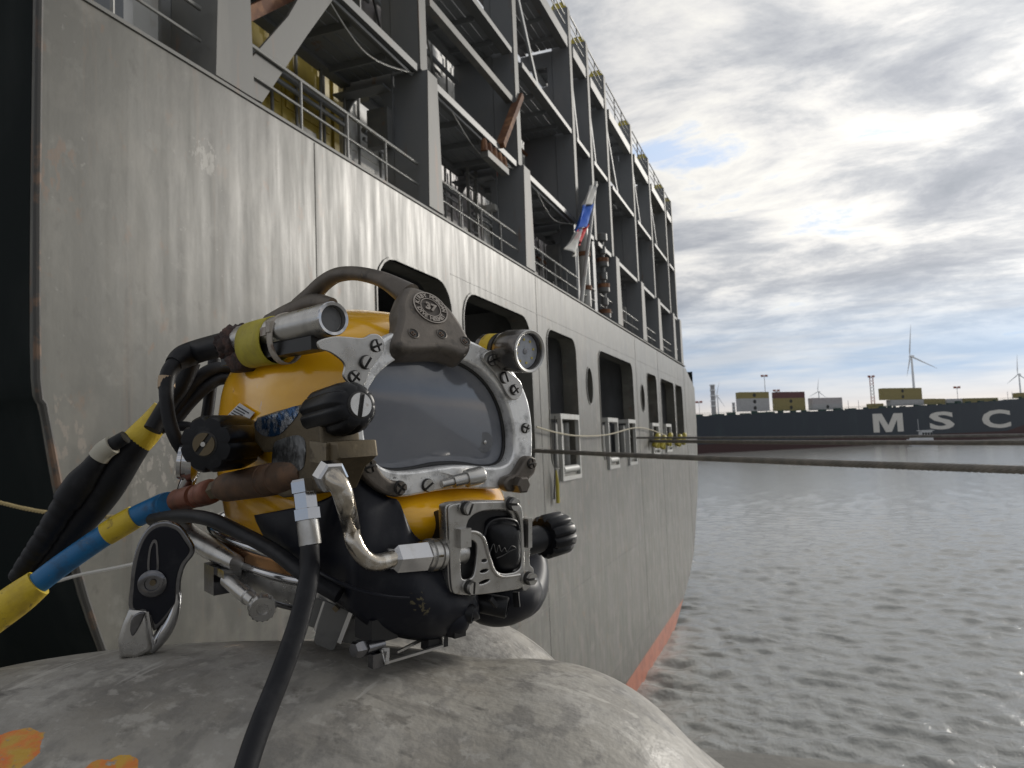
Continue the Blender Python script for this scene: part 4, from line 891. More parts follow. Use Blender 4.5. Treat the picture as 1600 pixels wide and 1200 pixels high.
for hx, hy in ((646, 521), (690, 522), (727, 533)):
    rc_ = MB().lathe(HP(hx, hy), pn, [(-.001, .0062), (.0006, .0058), (.0009, .0050), (.0002, .0046)], 20, cap=False).build('recess_lip', m_cast, hd)
    MB().lathe(HP(hx, hy), pn, [(-.001, .0047), (.0003, .0047)], 16).build('recess_shade_disc', m_slot, rc_)  # dark disc on the surface, painted shade in place of a real hole
    screw(HP(hx-1, hy+1, .0), pn, .0026, hd, 'cross', .5, .0012, m_brown)
# arch bar in the middle plane of the helmet
bar = [HP(640, 462, -.012), A(606, 441, -.03), A(578, 431, -.028), A(550, 427, -.026), A(524, 431, -.026), A(503, 445, -.026), A(488, 462, -.028), A(470, 481, -.03)]
rad = [.0125, .0088, .0078, .0078, .0086, .0098, .0115, .0135]
hose('handle_bar', bar, rad, m_cast, hd, 16, 8)
hose('handle_base', [A(520, 474, -.035), A(490, 475, -.033), A(455, 490, -.04), A(420, 503, -.05)], [.006, .012, .013, .009], m_cast, hd, 14, 6)
# round emblem with raised ring lettering
ec = HP(672.5, 481, .0004); ex = HP(690, 487)-HP(660, 475); ex /= np.linalg.norm(ex); ey = np.cross(pn, ex); er = .0190
mb = MB()
for ra, rb_ in ((er, er*.93), (er*.60, er*.55)):
    n = 40; vs = []
    for a in np.linspace(0, 2*pi, n, endpoint=False): 
        w = cos(a)*ex+sin(a)*ey; vs += [ec+w*ra, ec+w*ra+pn*.0008, ec+w*rb_+pn*.0008, ec+w*rb_]
    mb.add(vs, [(4*i+k, 4*((i+1) % n)+k, 4*((i+1) % n)+k+1, 4*i+k+1) for i in range(n) for k in range(3)])
m_embl = mat('polished raised emblem', (.30, .27, .24), .4, .7, [((.15, .13, .11), 60, (1, 1, 1), .5, .65, .6)])
mb.build('emblem_ring', m_embl, hd)
mb = MB()
def ringtext(s, a0, step, flip):
    for i, ch in enumerate(s):
        a = a0+step*i; w = cos(a)*ex+sin(a)*ey; t_ = -sin(a)*ex+cos(a)*ey
        text_mb(mb, ch, ec+w*er*.76, -t_ if not flip else t_, w if not flip else -w, .0062, .0009, .0003)
ringtext('KIRBY MORGAN', radians(178), -radians(15.2), False); ringtext('DIVE HELMET', radians(212), radians(12.5), True)
text_mb(mb, '37', ec, ex, ey, .012, .0012, .0006)
mb.build('emblem_lettering', m_embl, hd)
m_patch = mat('dark emblem field', (.06, .05, .042), .6, .3)
MB().lathe(ec-pn*.0016, pn, [(0, er*.94), (.0014, er*.94)], 36).build('emblem_field', m_patch, hd)

# --- camera on the left: stainless tube, tape, tie, wrap, cable gland
ca, cb = A(520, 498, -.125), A(366, 534, -.125); cd = (ca-cb)/np.linalg.norm(ca-cb); cl_ = np.linalg.norm(ca-cb)
hc2 = MB().lathe(cb, cd, [(0, .0135), (.01, .0138), (.0102, .0148), (cl_-.002, .0150), (cl_, .0142), (cl_+.0002, .0118), (cl_-.006, .0114), (cl_-.0062, .011), (cl_-.0063, .001)], 32).build('helmet_camera', m_ss, hel, True, None, 30)
MB().lathe(ca-cd*.0062, cd, [(0, .0112), (.0012, .0108)], 24).build('camera_window', mat('camera window', (.11, .11, .11), .35, 0, [((.05, .05, .05), 60, (1, 1, 1), .5, .6, .6)]), hc2)
MB().lathe(ca-cd*.0005, cd, [(0, .0143), (.001, .0150), (.0022, .0143), (.0018, .0118), (-.001, .0118)], 32, cap=False).build('camera_rim', m_chr, hc2, True, None, 60)
# mounting rail under the tube
dn = np.cross(cd, np.cross(hb, cd)); dn /= np.linalg.norm(dn); sdv = np.cross(cd, dn)
rail = MB().box(cb+cd*(cl_*.42)-dn*.019, cd*cl_*.48, sdv*.010, dn*.006).build('camera_rail', m_gask, hel, smooth=False)
def loopband(t0, t1, rx, ry, off, name, m, par, th_=.0008, wob=0.):
    vs = []; fs = []; n = 36
    for k, t in enumerate(np.linspace(t0, t1, 5)):
        for j in range(n):
            a = 2*pi*j/n; q_ = cb+cd*t-dn*off+sdv*rx*cos(a)*(1+wob*sin(5*a+t*400))+dn*ry*sin(a)*(1+wob*cos(7*a+t*300)); vs.append(q_+cd*.004*cos(a)*0)
    for k in range(4):
        for j in range(n): fs.append((k*n+j, k*n+(j+1) % n, (k+1)*n+(j+1) % n, (k+1)*n+j))
    o = obj(name, vs, fs, m, par); md = o.modifiers.new('t', 'SOLIDIFY'); md.thickness = .0012; return o
k0 = cl_*.30; loopband(cl_*.20, cl_*.47, .0163, .0225, .0075, 'tape_band', m_tape2, hc2, wob=.012)
loopband(cl_*.55, cl_*.60, .0158, .0235, .0085, 'cable_tie', m_tie, hc2)
MB().box(cb+cd*cl_*.575-sdv*.0*1+(-hn*0)+(-ht)*.0152+dn*.002, cd*.004, dn*.005, ht*.003).build('tie_lock', m_tie, hc2, smooth=False)
MB().box(cb+cd*cl_*.51+(-ht)*.0152-dn*.001, cd*.006, dn*.004, ht*.0015).build('tie_tail', m_tie, hc2, smooth=False)
def lump(a, i): return 1+.10*sin(5*a+i*1.7)+.07*sin(11*a+i*2.3)
MB().lathe(cb-cd*.012-dn*.002, cd, [(0, .009), (.001, .0165), (.006, .018), (.011, .0165), (.016, .019), (.022, .0175), (.028, .0185), (.034, .017), (.038, .015)], 40, lump).build('brown_wrap', m_rag, hc2, True, None, False)
MB().lathe(cb+cd*.004-dn*.021, cd, [(0, .008), (.004, .013), (.03, .013), (.042, .006)], 30, lump).build('brown_wrap', m_rag, hc2, True, None, False)
MB().lathe(cb-cd*.026, cd, [(0, .011), (.015, .0115)], 6).build('gland_nut', m_ss, hc2, True, None, 30)

# --- side block with its two control knobs
AS = -.15
SB = [(396, 668), (400, 652), (430, 642), (470, 631), (492, 638), (500, 660), (503, 690), (528, 690), (531, 716), (512, 735), (499, 768), (470, 773), (440, 778), (424, 770), (424, 742), (430, 726), (432, 706), (410, 707), (397, 690)]
sb = plate('side_block', [[A(*q, AS) for q in SB]], .036, m_brass, hel, .0028, False, -ht)
plate('foil_sticker', [[A(*q, AS-.0006) for q in ((398, 668), (402, 655), (430, 646), (463, 634), (466, 645), (452, 664), (434, 680), (412, 681))]], .001, m_foil, sb, 0, True, -ht)
plate('worn_patch', [[A(*q, AS-.0006) for q in ((428, 694), (440, 686), (464, 680), (476, 690), (476, 720), (468, 735), (440, 740), (425, 728))]], .001, m_foil2, sb, 0, True, -ht)
MB().box(A(512, 706, AS+.006), hn*.014, hb*.0085, ht*.009).build('bronze_elbow_block', mat('scratched bronze', (.24, .20, .14), .35, .8, [((.09, .07, .05), 70, (1, 1, 1), .48, .62, .8)], bump=(120, .4, .001)), sb, smooth=False)
def fluted(nfl, amp, k0=0, k1=99): return lambda a, i: 1-(amp if k0 <= i <= k1 else 0)*max(0, cos(nfl*a))**3
# steady flow knob pointing to the front
kc = L(562, 633, .058); kax = hn*.98+hb*.16+ht*.03; kax /= np.linalg.norm(kax)
kb = kc-kax*.066
kf = MB().lathe(kb, kax, [(0, .012), (.003, .0195), (.010, .0215), (.044, .0222), (.055, .0212), (.062, .018), (.0645, .0155), (.0652, .012)], 96, fluted(8, .12, 1, 5)).build('control_knob', m_knob, sb, True, None, 50)
screw(kb+kax*.0648, kax, .0098, kf, 'slot', 1.35, .0035, m_ss)
MB().lathe(kb-kax*.014, kax, [(0, .012), (.016, .012)], 20).build('knob_stem', m_gask, kf)
# emergency knob pointing to the side
ea = A(321, 694, -.198); eb_ = A(392, 689, -.128); eax = ea-eb_; el_ = np.linalg.norm(eax); eax /= el_
ke = MB().lathe(eb_+eax*.006, eax, [(0, .011), (.003, .018), (.012, .0235), (.03, .0265), (el_-.012, .0262), (el_-.006, .0235), (el_-.005, .014)], 96, fluted(8, .12, 2, 5)).build('control_knob', m_knob, sb, True, None, 50)
screw(eb_+eax*(el_+.0008), eax, .0102, ke, 'slot', .9, .003, m_brass); MB().lathe(eb_+eax*(el_+.003), eax, [(0, .0026), (.002, .0022)], 10).build('knob_pin', m_ss, ke)
MB().lathe(eb_-eax*.004, eax, [(0, .0105), (.0085, .0105), (.012, .009)], 20).build('white_collar', mat('off white plastic', (.42, .41, .37), .5), sb)
# non return valve, hex and ferrule of the air line
va, vb_ = A(468, 741, AS+.006), A(345, 763, AS-.004); vx = vb_-va; vl = np.linalg.norm(vx); vx /= vl
MB().lathe(va-vx*.01, vx, [(0, .008), (.012, .0125), (.024, .0138), (.04, .0146), (.046, .0148), (.047, .0140), (.049, .0140), (.05, .0149), (.065, .0151), (.0655, .0143), (.0675, .0143), (.068, .0151), (vl-.004, .0143), (vl+.005, .0125), (vl+.007, .009)], 32).build('non_return_valve', m_brown, sb, True, None, 50)
# chrome elbow, bent tube and regulator nuts
e0 = A(506, 738, AS-.012); e1 = A(518, 752, AS-.015)
tp = [A(508, 739, AS-.016), A(521, 747, AS-.017), A(533, 764, AS-.014), A(541, 792, AS-.008), L(548, 822, .045), L(553, 846, .050), L(566, 868, .054), L(586, 879, .055), L(614, 873, .052)]
hose('bent_supply_tube', tp, [.0072, .0080, .0078, .0074, .0072, .0072, .0072, .0072, .0072], mat('worn chromed tube', (.42, .38, .32), .25, .95, [((.60, .58, .54), 60, (1, 1, 1), .5, .6, .8), ((.20, .14, .09), 90, (1, 1, 1), .64, .7, .7)], rl=(60, (1, 1, 1), .12, .35), bump=(160, .3, .0008)), hel, 18, 8)
MB().lathe(A(512, 741, AS-.016), tp[1]-tp[0], [(0, .0125), (.010, .0125), (.0115, .0105)], 6).build('elbow_nut', m_chr, sb, True, None, 30)
# --- regulator
GA = .058
GO = [(701, 796), (706, 789), (720, 786), (760, 784), (800, 784), (812, 788), (817, 800), (819, 834), (820, 870), (819, 908), (814, 919), (790, 924), (760, 928), (735, 930), (716, 929), (707, 921), (704, 880), (702, 830)]
G1 = [(729, 826), (733, 812), (745, 802), (765, 797), (798, 797), (810, 804), (814, 830), (815, 878), (810, 891), (796, 896), (782, 895), (772, 888), (766, 870), (762, 852), (757, 838), (748, 831), (738, 828)]
G2 = [(721, 858), (728, 847), (738, 844), (745, 850), (746, 862), (744, 882), (740, 900), (731, 905), (722, 903), (720, 880)]
def oval(cx, cy, w, h, sl): return [(cx+w*cos(a), cy+h*sin(a)-sl*cos(a)) for a in np.linspace(0, 2*pi, 12, endpoint=False)]
SL = [oval(757, 876, 4.5, 2.4, .5), oval(757, 892, 6.5, 2.6, 1.5), oval(757, 909, 8.5, 2.6, 3)]
rg = plate('regulator_cover', [[L(*q, GA) for q in GO], [L(*q, GA) for q in G1], [L(*q, GA) for q in G2]]+[[L(*q, GA) for q in s_] for s_ in SL], .0035, m_ss, hel, .001, [True]*6, hn)
m_ss.node_tree.nodes['Principled BSDF'].inputs['Metallic'].default_value = .9
def scaled(pts, s_, c): 
    q = [L(*p, GA) for p in pts]; c0 = np.mean(q, 0); return [c0+(p-c0)*s_+hn*(c-GA) for p in q]
plate('regulator_flange', [scaled(GO, 1.0, GA-.004), scaled(GO, .78, GA-.004)], .012, m_ss, hel, .002, True, hn)
plate('regulator_body', [scaled(GO, .74, GA-.012)], .045, m_gask, hel, .004, True, hn)
# domed purge diaphragm
DO = [(759, 818), (768, 809), (785, 806), (802, 808), (812, 818), (813, 850), (811, 880), (804, 892), (790, 895), (778, 892), (771, 880), (766, 860), (760, 840)]
def dome(pts, c0, hgt, name, m, par):
    rim = smooth_pts([tuple(L(*q, c0)) for q in pts], 3, True); n = len(rim); cc = np.mean(rim, 0); vs = [cc+hn*hgt]; fs = []; R = 8
    for k in range(1, R+1):
        t = k/R
        for q in rim: vs.append(cc+(q-cc)*t+hn*hgt*(1-t**4))
    vs += [q-hn*.01 for q in rim]
    fs += [(0, 1+j, 1+(j+1) % n) for j in range(n)]
    for k in range(R):
        for j in range(n): fs.append((1+k*n+j, 1+(k+1)*n+j, 1+(k+1)*n+(j+1) % n, 1+k*n+(j+1) % n))
    return obj(name, vs, fs, m, par, True, None, 60)
plate('diaphragm_seat', [scaled(GO, .84, GA-.0095)], .004, m_gask, hel, .001, True, hn)
dd = dome(DO, GA-.008, .011, 'purge_diaphragm', m_knob, hel)
hose('diaphragm_ridge', [L(*q, GA+.0015) for q in ((757, 836), (761, 822), (772, 813), (790, 811), (806, 815), (811, 828))], .0014, m_knob, dd, 8, 5)
sg_ = [(766, 862), (771, 850), (775, 864), (779, 852), (783, 862), (788, 856), (792, 862), (799, 853), (806, 857), (797, 861), (786, 868), (776, 872)]
hose('moulded_signature', [L(*q, GA+.0033) for q in sg_], .0005, m_gask, dd, 6, 4)
for (sx, sy), kd in (((728, 794), 0), ((798, 787), 1), ((733, 917), 0), ((825, 903), 1)):
    p_ = L(sx, sy, GA+.001); MB().lathe(p_-hn*.003, hn, [(0, .0068), (.003, .0068)], 18).build('washer', m_ss, rg)
    screw(p_+hn*.001, hn, .0056, rg, 'slot', .5+sx*.7, .0065)
MB().box(L(724, 840, GA+.001), ht*.006, hb*.0085, hn*.004).build('bracket_latch', m_ss, rg, smooth=False)
MB().box(L(822, 832, GA-.004), ht*.0025, hb*.014, hn*.006).build('bracket_latch', m_ss, rg, smooth=False)
hose('bracket_lip', [L(*q, GA+.0006) for q in ((726, 836), (735, 831), (747, 833), (756, 842), (761, 858), (766, 876), (773, 893), (785, 901), (812, 898))], .0016, m_ss, rg, 8, 5)
# supply connection
na, nb_ = L(610, 873, .050), L(663, 868, .046); nx = nb_-na; nl = np.linalg.norm(nx); nx /= nl
MB().lathe(na, nx, [(0, .0095), (.003, .0132), (nl-.002, .0140), (nl, .0125)], 6).build('supply_nut', m_chr, hel, True, None, 25)
MB().lathe(nb_, nx, [(0, .0125), (.004, .0128), (.0042, .0145), (.0105, .0145), (.0107, .0125), (.013, .0125), (.0132, .0142), (.017, .0142), (.0172, .0118), (.045, .0122)], 28).build('inlet_nipple', m_ss, hel, True, None, 30)
MB().lathe(nb_+nx*.0045, nx, [(0, .0150), (.0055, .0150)], 6).build('lock_nut', m_brass, hel, True, None, 25)
# adjustment knob on the right of the regulator
ka = L(820, 848, .034); kx = ht*.98-hn*.05+hb*.05; kx /= np.linalg.norm(kx)
dk = MB().lathe(ka-kx*.01, kx, [(0, .0135), (.03, .0140), (.0305, .0125), (.036, .0125), (.0362, .0195), (.040, .0225), (.064, .0225), (.068, .020), (.0683, .006)], 80, lambda a, i: 1-(.13 if 4 <= i <= 7 else 0)*max(0, cos(10*a))**2).build('adjustment_knob', m_knob, hel, True, None, 50)
plate('knob_bracket', [[L(*q, GA-.010) for q in ((815, 812), (826, 822), (829, 850), (828, 880), (834, 890), (830, 915), (815, 915))]], .004, m_ss, hel, .001, True, hn)

# --- black exhaust whisker and chin
def band(tops, bots, amps, name, m, par, thick=.006, nv=16, pk=1.0):
    t_ = smooth_pts([tuple(q) for q in tops], 5); b_ = smooth_pts([tuple(q) for q in bots], 5); a_ = np.interp(np.linspace(0, 1, len(t_)), np.linspace(0, 1, len(amps)), amps)
    vs = []; fs = []; n = len(t_)
    for i in range(n):
        tow = C-(t_[i]+b_[i])/2; tow /= np.linalg.norm(tow); ax = b_[i]-t_[i]; ln = np.linalg.norm(ax); ax /= ln; tow -= (tow@ax)*ax; tow /= np.linalg.norm(tow)
        for j in range(nv+1):
            s_ = j/nv; prof = sin(pi*min(1, s_**pk))**.8 if 0 < s_ < 1 else 0
            vs.append(t_[i]+(b_[i]-t_[i])*s_+tow*a_[i]*prof)
    for i in range(n-1):
        for j in range(nv): fs.append((i*(nv+1)+j, i*(nv+1)+j+1, (i+1)*(nv+1)+j+1, (i+1)*(nv+1)+j))
    o = obj(name, vs, fs, m, par, True, None, False); md = o.modifiers.new('t', 'SOLIDIFY'); md.thickness = thick; md.offset = -1; return o
tops = [A(397, 805, -.130), A(440, 797, -.132), A(490, 786, -.132), A(528, 768, -.128), L(549, 742, .010), L(575, 757, .012), L(606, 776, .014), L(622, 782, .017), L(633, 806, .027), L(648, 836, .033), L(680, 858, .034), L(712, 880, .036), L(745, 915, .036)]
bots = [A(400, 815, -.130), A(412, 838, -.132), A(430, 864, -.128), A(470, 897, -.124), A(512, 930, -.112), L(545, 955, .018), L(572, 976, .026), L(600, 990, .030), L(638, 999, .034), L(668, 1001, .036), L(695, 996, .036), L(720, 980, .034), L(750, 965, .034)]
wk = band(tops, bots, [.001, .002, .005, .010, .014, .016, .019, .022, .024, .027, .028, .026, .02], 'exhaust_whisker', m_rub, hel, .006, 18, 1.25)
hose('whisker_seam', [A(430, 862, -.133), A(480, 884, -.142), L(520, 905, .030), L(560, 922, .046), L(605, 932, .060), L(640, 934, .066)], [.0008, .0014, .0016, .0016, .0014, .0008], m_rub, wk, 8, 6)
# chin bowl and right side of the exhaust, ports
chin = MB()
def ellb(c, ax, ay, az, name, m, par, n=28):
    vs = []; fs = []
    for j in range(n//2+1):
        t = -pi/2+pi*j/(n//2)
        for i in range(n): a = 2*pi*i/n; vs.append(V(*c)+ax*cos(t)*cos(a)+ay*cos(t)*sin(a)+az*sin(t))
    for j in range(n//2):
        for i in range(n): fs.append((j*n+i, j*n+(i+1) % n, (j+1)*n+(i+1) % n, (j+1)*n+i))
    return obj(name, vs, fs, m, par, True, None, False)
ellb(L(785, 930, .012), ht*.047, hn*.034, hb*.030, 'exhaust_body', m_rub, hel)
hose('exhaust_right_horn', [L(800, 945, .02), L(822, 930, .0), L(830, 895, -.03), L(826, 850, -.05)], [.018, .020, .020, .014], m_rub, hel, 18, 6)
for q_, rr_ in (((737, 959), .0078), ((790, 949), .0088)):
    p_ = L(*q_, .052); ax_ = hn*.75+ht*.62-hb*.15
    pt_ = MB().lathe(p_-ax_*.03, ax_, [(0, rr_*1.1), (.03, rr_*1.15), (.0315, rr_*1.05), (.0316, rr_*.82), (.018, rr_*.78), (.0178, .0005)], 24).build('exhaust_port', m_knob, hel, True, None, 40)
ellb(L(708, 968, .040), ht*.016, hn*.016, hb*.016, 'drain_boss', m_rub, hel, 18)
MB().box(L(713, 984, .046), ht*.0065, hn*.006, hb*.0055).build('drain_nut', m_gask, hel, smooth=False)
MB().bar(L(765, 934, .055), L(776, 947, .055), .004, .004).build('port_clip', m_knob, hel, smooth=False)
MB().bar(L(806, 925, .05), L(808, 948, .05), .006, .003).build('port_clip', m_knob, hel, smooth=False)
hose('exhaust_rib', [L(795, 972, .03), L(812, 962, .03), L(822, 945, .022), L(826, 925, .012)], .0016, m_knob, hel, 8, 5)

# --- neck ring: chrome bands around the open bottom
RCEN = (0, -.172)
def nring(b0, prof, name, m, par, wa=.136, lc=.196, p=2.5, n=90):
    """prof: (outward, up) closed loop swept round the ring"""
    vs = []; fs = []; k = len(prof)
    for j in range(n):
        a = 2*pi*j/n; ca_, sa_ = cos(a), sin(a); x = wa*np.sign(ca_)*abs(ca_)**(2/p); y = lc*np.sign(sa_)*abs(sa_)**(2/p); nrm_ = V(x/wa**2, y/lc**2); nrm_ /= np.linalg.norm(nrm_)
        for o_, h_ in prof: vs.append(H(RCEN[0]+x+nrm_[0]*o_, b0+h_, RCEN[1]+y+nrm_[1]*o_))
    for j in range(n):
        for q_ in range(k): fs.append((j*k+q_, j*k+(q_+1) % k, ((j+1) % n)*k+(q_+1) % k, ((j+1) % n)*k+q_))
    return obj(name, vs, fs, m, par, True, None, 50)
circ = lambda rr, n=10: [(rr*cos(a), rr*sin(a)) for a in np.linspace(0, 2*pi, n, endpoint=False)]
nk = nring(-.128, circ(.0055), 'neck_ring', m_chr, hel)
nring(-.1385, [(-.004, -.006), (.002, -.006), (.003, 0), (.002, .006), (-.004, .006)], 'neck_band', mat('chrome band with orange reflection', (.40, .21, .09), .2, .9, [((.2, .1, .05), 30, (1, 1, 1), .5, .65, .7)]), nk)  # orange reflection of the yellow shell put into the band's colour
nring(-.149, circ(.0048), 'lower_ring', m_chr, nk)
nring(-.163, [(-.004, -.010), (-.001, -.010), (-.001, .010), (-.004, .010)], 'clamp_band', m_ss, nk)
nring(-.176, circ(.004), 'clamp_edge', m_chrd, nk, .132, .19)
vs_ = [H(.115*cos(a), -.145, -.15+.168*sin(a)) for a in np.linspace(0, 2*pi, 40, endpoint=False)]
MB().prism(vs_, hb*.004).build('neck_dam', m_rub, hel, smooth=False)
# --- locking yoke at the rear with its foot
AY = float((on_bollard(208, 1028)[0]-HO)@ht)+.004; print('AY', AY)
YPt = on_bollard(212, 1026)[0]; YN = -f*.95+r*.28; YN /= np.linalg.norm(YN)
def YA(px, py, o=0.): v = ray(px, py); return C + v*(((YPt-C)@YN+o)/(v@YN))
YO = [(232, 824), (216, 848), (207, 880), (203, 915), (202, 953), (230, 955), (234, 968), (240, 986), (254, 974), (268, 957), (280, 944), (282, 910), (289, 885), (304, 863), (296, 842), (280, 822), (255, 815)]
yk = plate('locking_yoke', [[YA(*q) for q in YO]], .008, m_chrd, hel, .0015, [True], YN)
YI = [(236, 830), (222, 850), (213, 882), (209, 915), (208, 950), (226, 952), (236, 962), (243, 976), (256, 964), (268, 948), (273, 940), (275, 908), (282, 883), (296, 862), (288, 846), (275, 829), (254, 823)]
plate('yoke_inlay', [[YA(*q, .0018) for q in YI]], .002, m_rub, yk, .0006, True, YN)
plate('yoke_slot', [[YA(*q, .0028) for q in ((231, 893), (232, 862), (238, 845), (245, 845), (247, 862), (247, 893))], [YA(*q, .0028) for q in ((234, 891), (235, 864), (239, 850), (243, 850), (244, 864), (244, 891))]], .0014, m_chrd, yk, 0, True, YN)
MB().lathe(YA(239, 910), YN, [(0, .0125), (.005, .0125), (.0065, .010), (.0066, .0065), (.0045, .006)], 24).build('yoke_button', m_chrd, yk, True, None, 40)
MB().lathe(YA(239, 910, .005), YN, [(0, .003), (.002, .0028)], 10).build('button_pin', m_brass, yk)
FT = [(185, 1029), (183, 1000), (190, 976), (200, 953), (229, 955), (234, 980), (239, 1012), (234, 1020), (212, 1031)]
plate('yoke_foot', [[YA(*q, .004) for q in FT]], .022, m_ss, yk, .0045, False, YN)
plate('foot_bevel', [[YA(*q, .0062) for q in ((203, 985), (206, 966), (216, 958), (226, 958), (220, 975), (208, 994))]], .003, m_chrd, yk, .001, True, YN)
MB().prism([YA(*q, .0055) for q in ((229, 955), (233, 955), (241, 1008), (239, 1013))], YN*.002).build('foot_edge', m_chr, yk, smooth=False)
hose('yoke_hook', [YA(*q, -.004) for q in ((277, 925), (275, 945), (268, 966), (257, 986), (245, 1003), (236, 1016))], [.004, .0048, .006, .0068, .0062, .0045], m_chr, yk, 14, 6)
# curved stay joining the yoke to the ring
hose('yoke_stay', [A(286, 818, -.150), A(300, 838, -.150), A(330, 858, -.15), A(370, 880, -.146)], [.008, .011, .011, .008], m_ss, hel, 12, 6)
# chrome ring fitting behind the emergency knob and its links
MB().lathe(A(312, 722, -.140), V(*(-ht*.80-hn*.5+hb*.1)), [(0, .017), (.004, .0225), (.010, .0225), (.0105, .020), (.015, .020), (.0155, .0215), (.02, .0205)], 32).build('hinge_boss', m_chr, hel, True, None, 40)
hose('hinge_link', [A(298, 742, -.148), A(290, 765, -.150), A(286, 790, -.150), A(292, 815, -.150)], [.008, .009, .0085, .008], m_chr, hel, 12, 6)
# --- sealed pull pin
bc = A(343, 902, -.148)
pb = MB().box(bc, hn*.013, ht*.011, hb*.0145).build('pin_block', m_chrd, hel, smooth=False)
MB().box(bc+hn*.012+hb*.010, hn*.022, ht*.009, hb*.004).build('pin_block_top', m_chr, pb, smooth=False)
pa, pe = A(356, 906, -.150), A(410, 951, -.150); px_ = pe-pa; pl = np.linalg.norm(px_); px_ /= pl
pp_ = MB().lathe(pa, px_, [(0, .0078), (pl*.62, .0078), (pl*.63, .0066), (pl*.80, .0066)], 22).build('pull_pin', m_ss, hel, True, None, 30)
kx2 = px_*.75+(-f)*.65; kx2 /= np.linalg.norm(kx2)
MB().lathe(pe-kx2*.010, kx2, [(0, .008), (.001, .0105), (.003, .0125), (.010, .0125), (.0125, .0112), (.0126, .0055), (.0095, .005), (.0094, .0005)], 48, lambda a, i: 1+(.05*cos(16*a) if 1 <= i <= 3 else 0)).build('pin_knob', m_ss, pp_, True, None, 40)
# --- grey latch plates under the front left
def plateP(name, pts, d0, th_, m, par, dd=0.):
    n_ = -ht*.55+hn*.83; o_ = P(pts[0][0], pts[0][1], d0)
    q = [C+ray(*p)*(((o_-C)@n_)/(ray(*p)@n_)) for p in pts]; return plate(name, [q], th_, m, par, .0006, False, n_)
m_gp = mat('dull grey plate', (.17, .17, .165), .45, .6, [((.10, .10, .10), 40, (1, 1, 1), .5, .66, .6)])
fcp = plateP('front_clamp_plate', ((488, 934), (507, 938), (545, 955), (590, 972), (590, 996), (565, 1008), (528, 1003), (500, 986), (480, 977)), .70, .004, m_gp, hel)
plateP('latch_plate', ((508, 939), (545, 955), (540, 975), (527, 1004), (523, 1014), (517, 1017), (493, 1007), (490, 1002), (496, 975)), .690, .004, m_gp, fcp)
MB().bar(P(549, 957, .688), P(531, 1004, .688), .004, .004).build('plate_rib', m_ss, fcp, smooth=False)
MB().bar(P(523, 953, .686), P(528, 948, .686), .006, .005).build('plate_screw', m_brass, fcp, smooth=False)
MB().bar(P(508, 940, .692), P(493, 985, .692), .003, .003).build('plate_rib', m_ss, fcp, smooth=False)
# front latch with bolt and wire frame touching the bollard
lt = MB().lathe(L(571, 1011, .035), -f*.75-r*.6+u*.05, [(0, .0060), (.004, .0075), (.010, .0075), (.013, .006), (.0132, .003)], 6)
lt.lathe(L(596, 1006, .030), -f*.75-r*.6+u*.05, [(0, .006), (.024, .006)], 16)
lb2 = lt.build('latch_bolt', m_chrd, hel, True, None, 30)
MB().box(L(588, 978, .020), ht*.013, hb*.010, hn*.014).build('latch_block', m_gask, hel, smooth=False)
q1 = L(600, 1036, .040); q2 = L(691, 1009, .040); q3 = L(691, 994, .040); q4 = L(620, 1019, .020); q5 = L(664, 1003, .02)
lf = MB().tube([L(596, 1015, .038), q1, q2, q3], .0016, 8).build('latch_frame', m_ss, hel)
MB().bar(q1, q2, .004, .0022).build('latch_bar', m_ss, lf, smooth=False); MB().bar(q4, q2+hb*.004-hn*.02, .003, .002).build('latch_bar', m_ss, lf, smooth=False)
MB().bar(L(603, 1012, .038), L(603, 1037, .04), .006, .002).build('latch_bar', m_ss, lf, smooth=False)
MB().box(L(679, 1001, .032), ht*.011, hb*.006, hn*.006).build('latch_block', m_gask, lf, smooth=False)
MB().box(L(590, 1030, .036), ht*.007, hb*.006, hn*.004).build('latch_hook', m_chrd, lf, smooth=False)
# --- front right lamp
la = L(826, 549, .046); lx = hn*.99+ht*.05-hb*.05; lx /= np.linalg.norm(lx)
lm = MB().lathe(la-lx*.066, lx, [(0, .013), (.003, .0165), (.030, .0170), (.032, .0185), (.040, .0212), (.063, .0218), (.066, .0208), (.0662, .0182), (.060, .0178), (.0598, .001)], 40).build('dive_lamp', mat('dark anodised lamp', (.16, .15, .14), .22, .85, [((.08, .07, .06), 50, (1, 1, 1), .5, .66, .7)]), hel, True, None, 35)
MB().lathe(la-lx*.056, lx, [(0, .0173), (.0135, .0176)], 36).build('tape_band', m_tape, lm); MB().lathe(la-lx*.041, lx, [(0, .0179), (.005, .0182)], 36).build('black_band', m_gask, lm)
MB().lathe(la-lx*.0062, lx, [(0, .0178), (.001, .0174)], 36).build('lamp_glass', m_lamp, lm)
tx = np.cross(hb, lx); tx /= np.linalg.norm(tx); ty = np.cross(lx, tx)
for k in range(8):
    a = 2*pi*k/8+.2; MB().box(la-lx*.0048+(tx*cos(a)+ty*sin(a))*.0118, tx*.0011, ty*.0011, lx*.0004).build('led', m_led, lm, smooth=False)
MB().lathe(la-lx*.0052, lx, [(0, .003), (.0006, .003), (.0007, .0016)], 14).build('lamp_centre', m_chrd, lm)
MB().lathe(la-lx*.0054, lx, [(0, .0125), (.0003, .0125), (.0003, .0121)], 30)
MB().lathe(la-lx*.0005, lx, [(0, .0206), (.002, .0215), (.0032, .0205), (.0025, .0182), (0, .0182)], 40, cap=False).build('lamp_rim', m_ss, lm, True, None, 60)
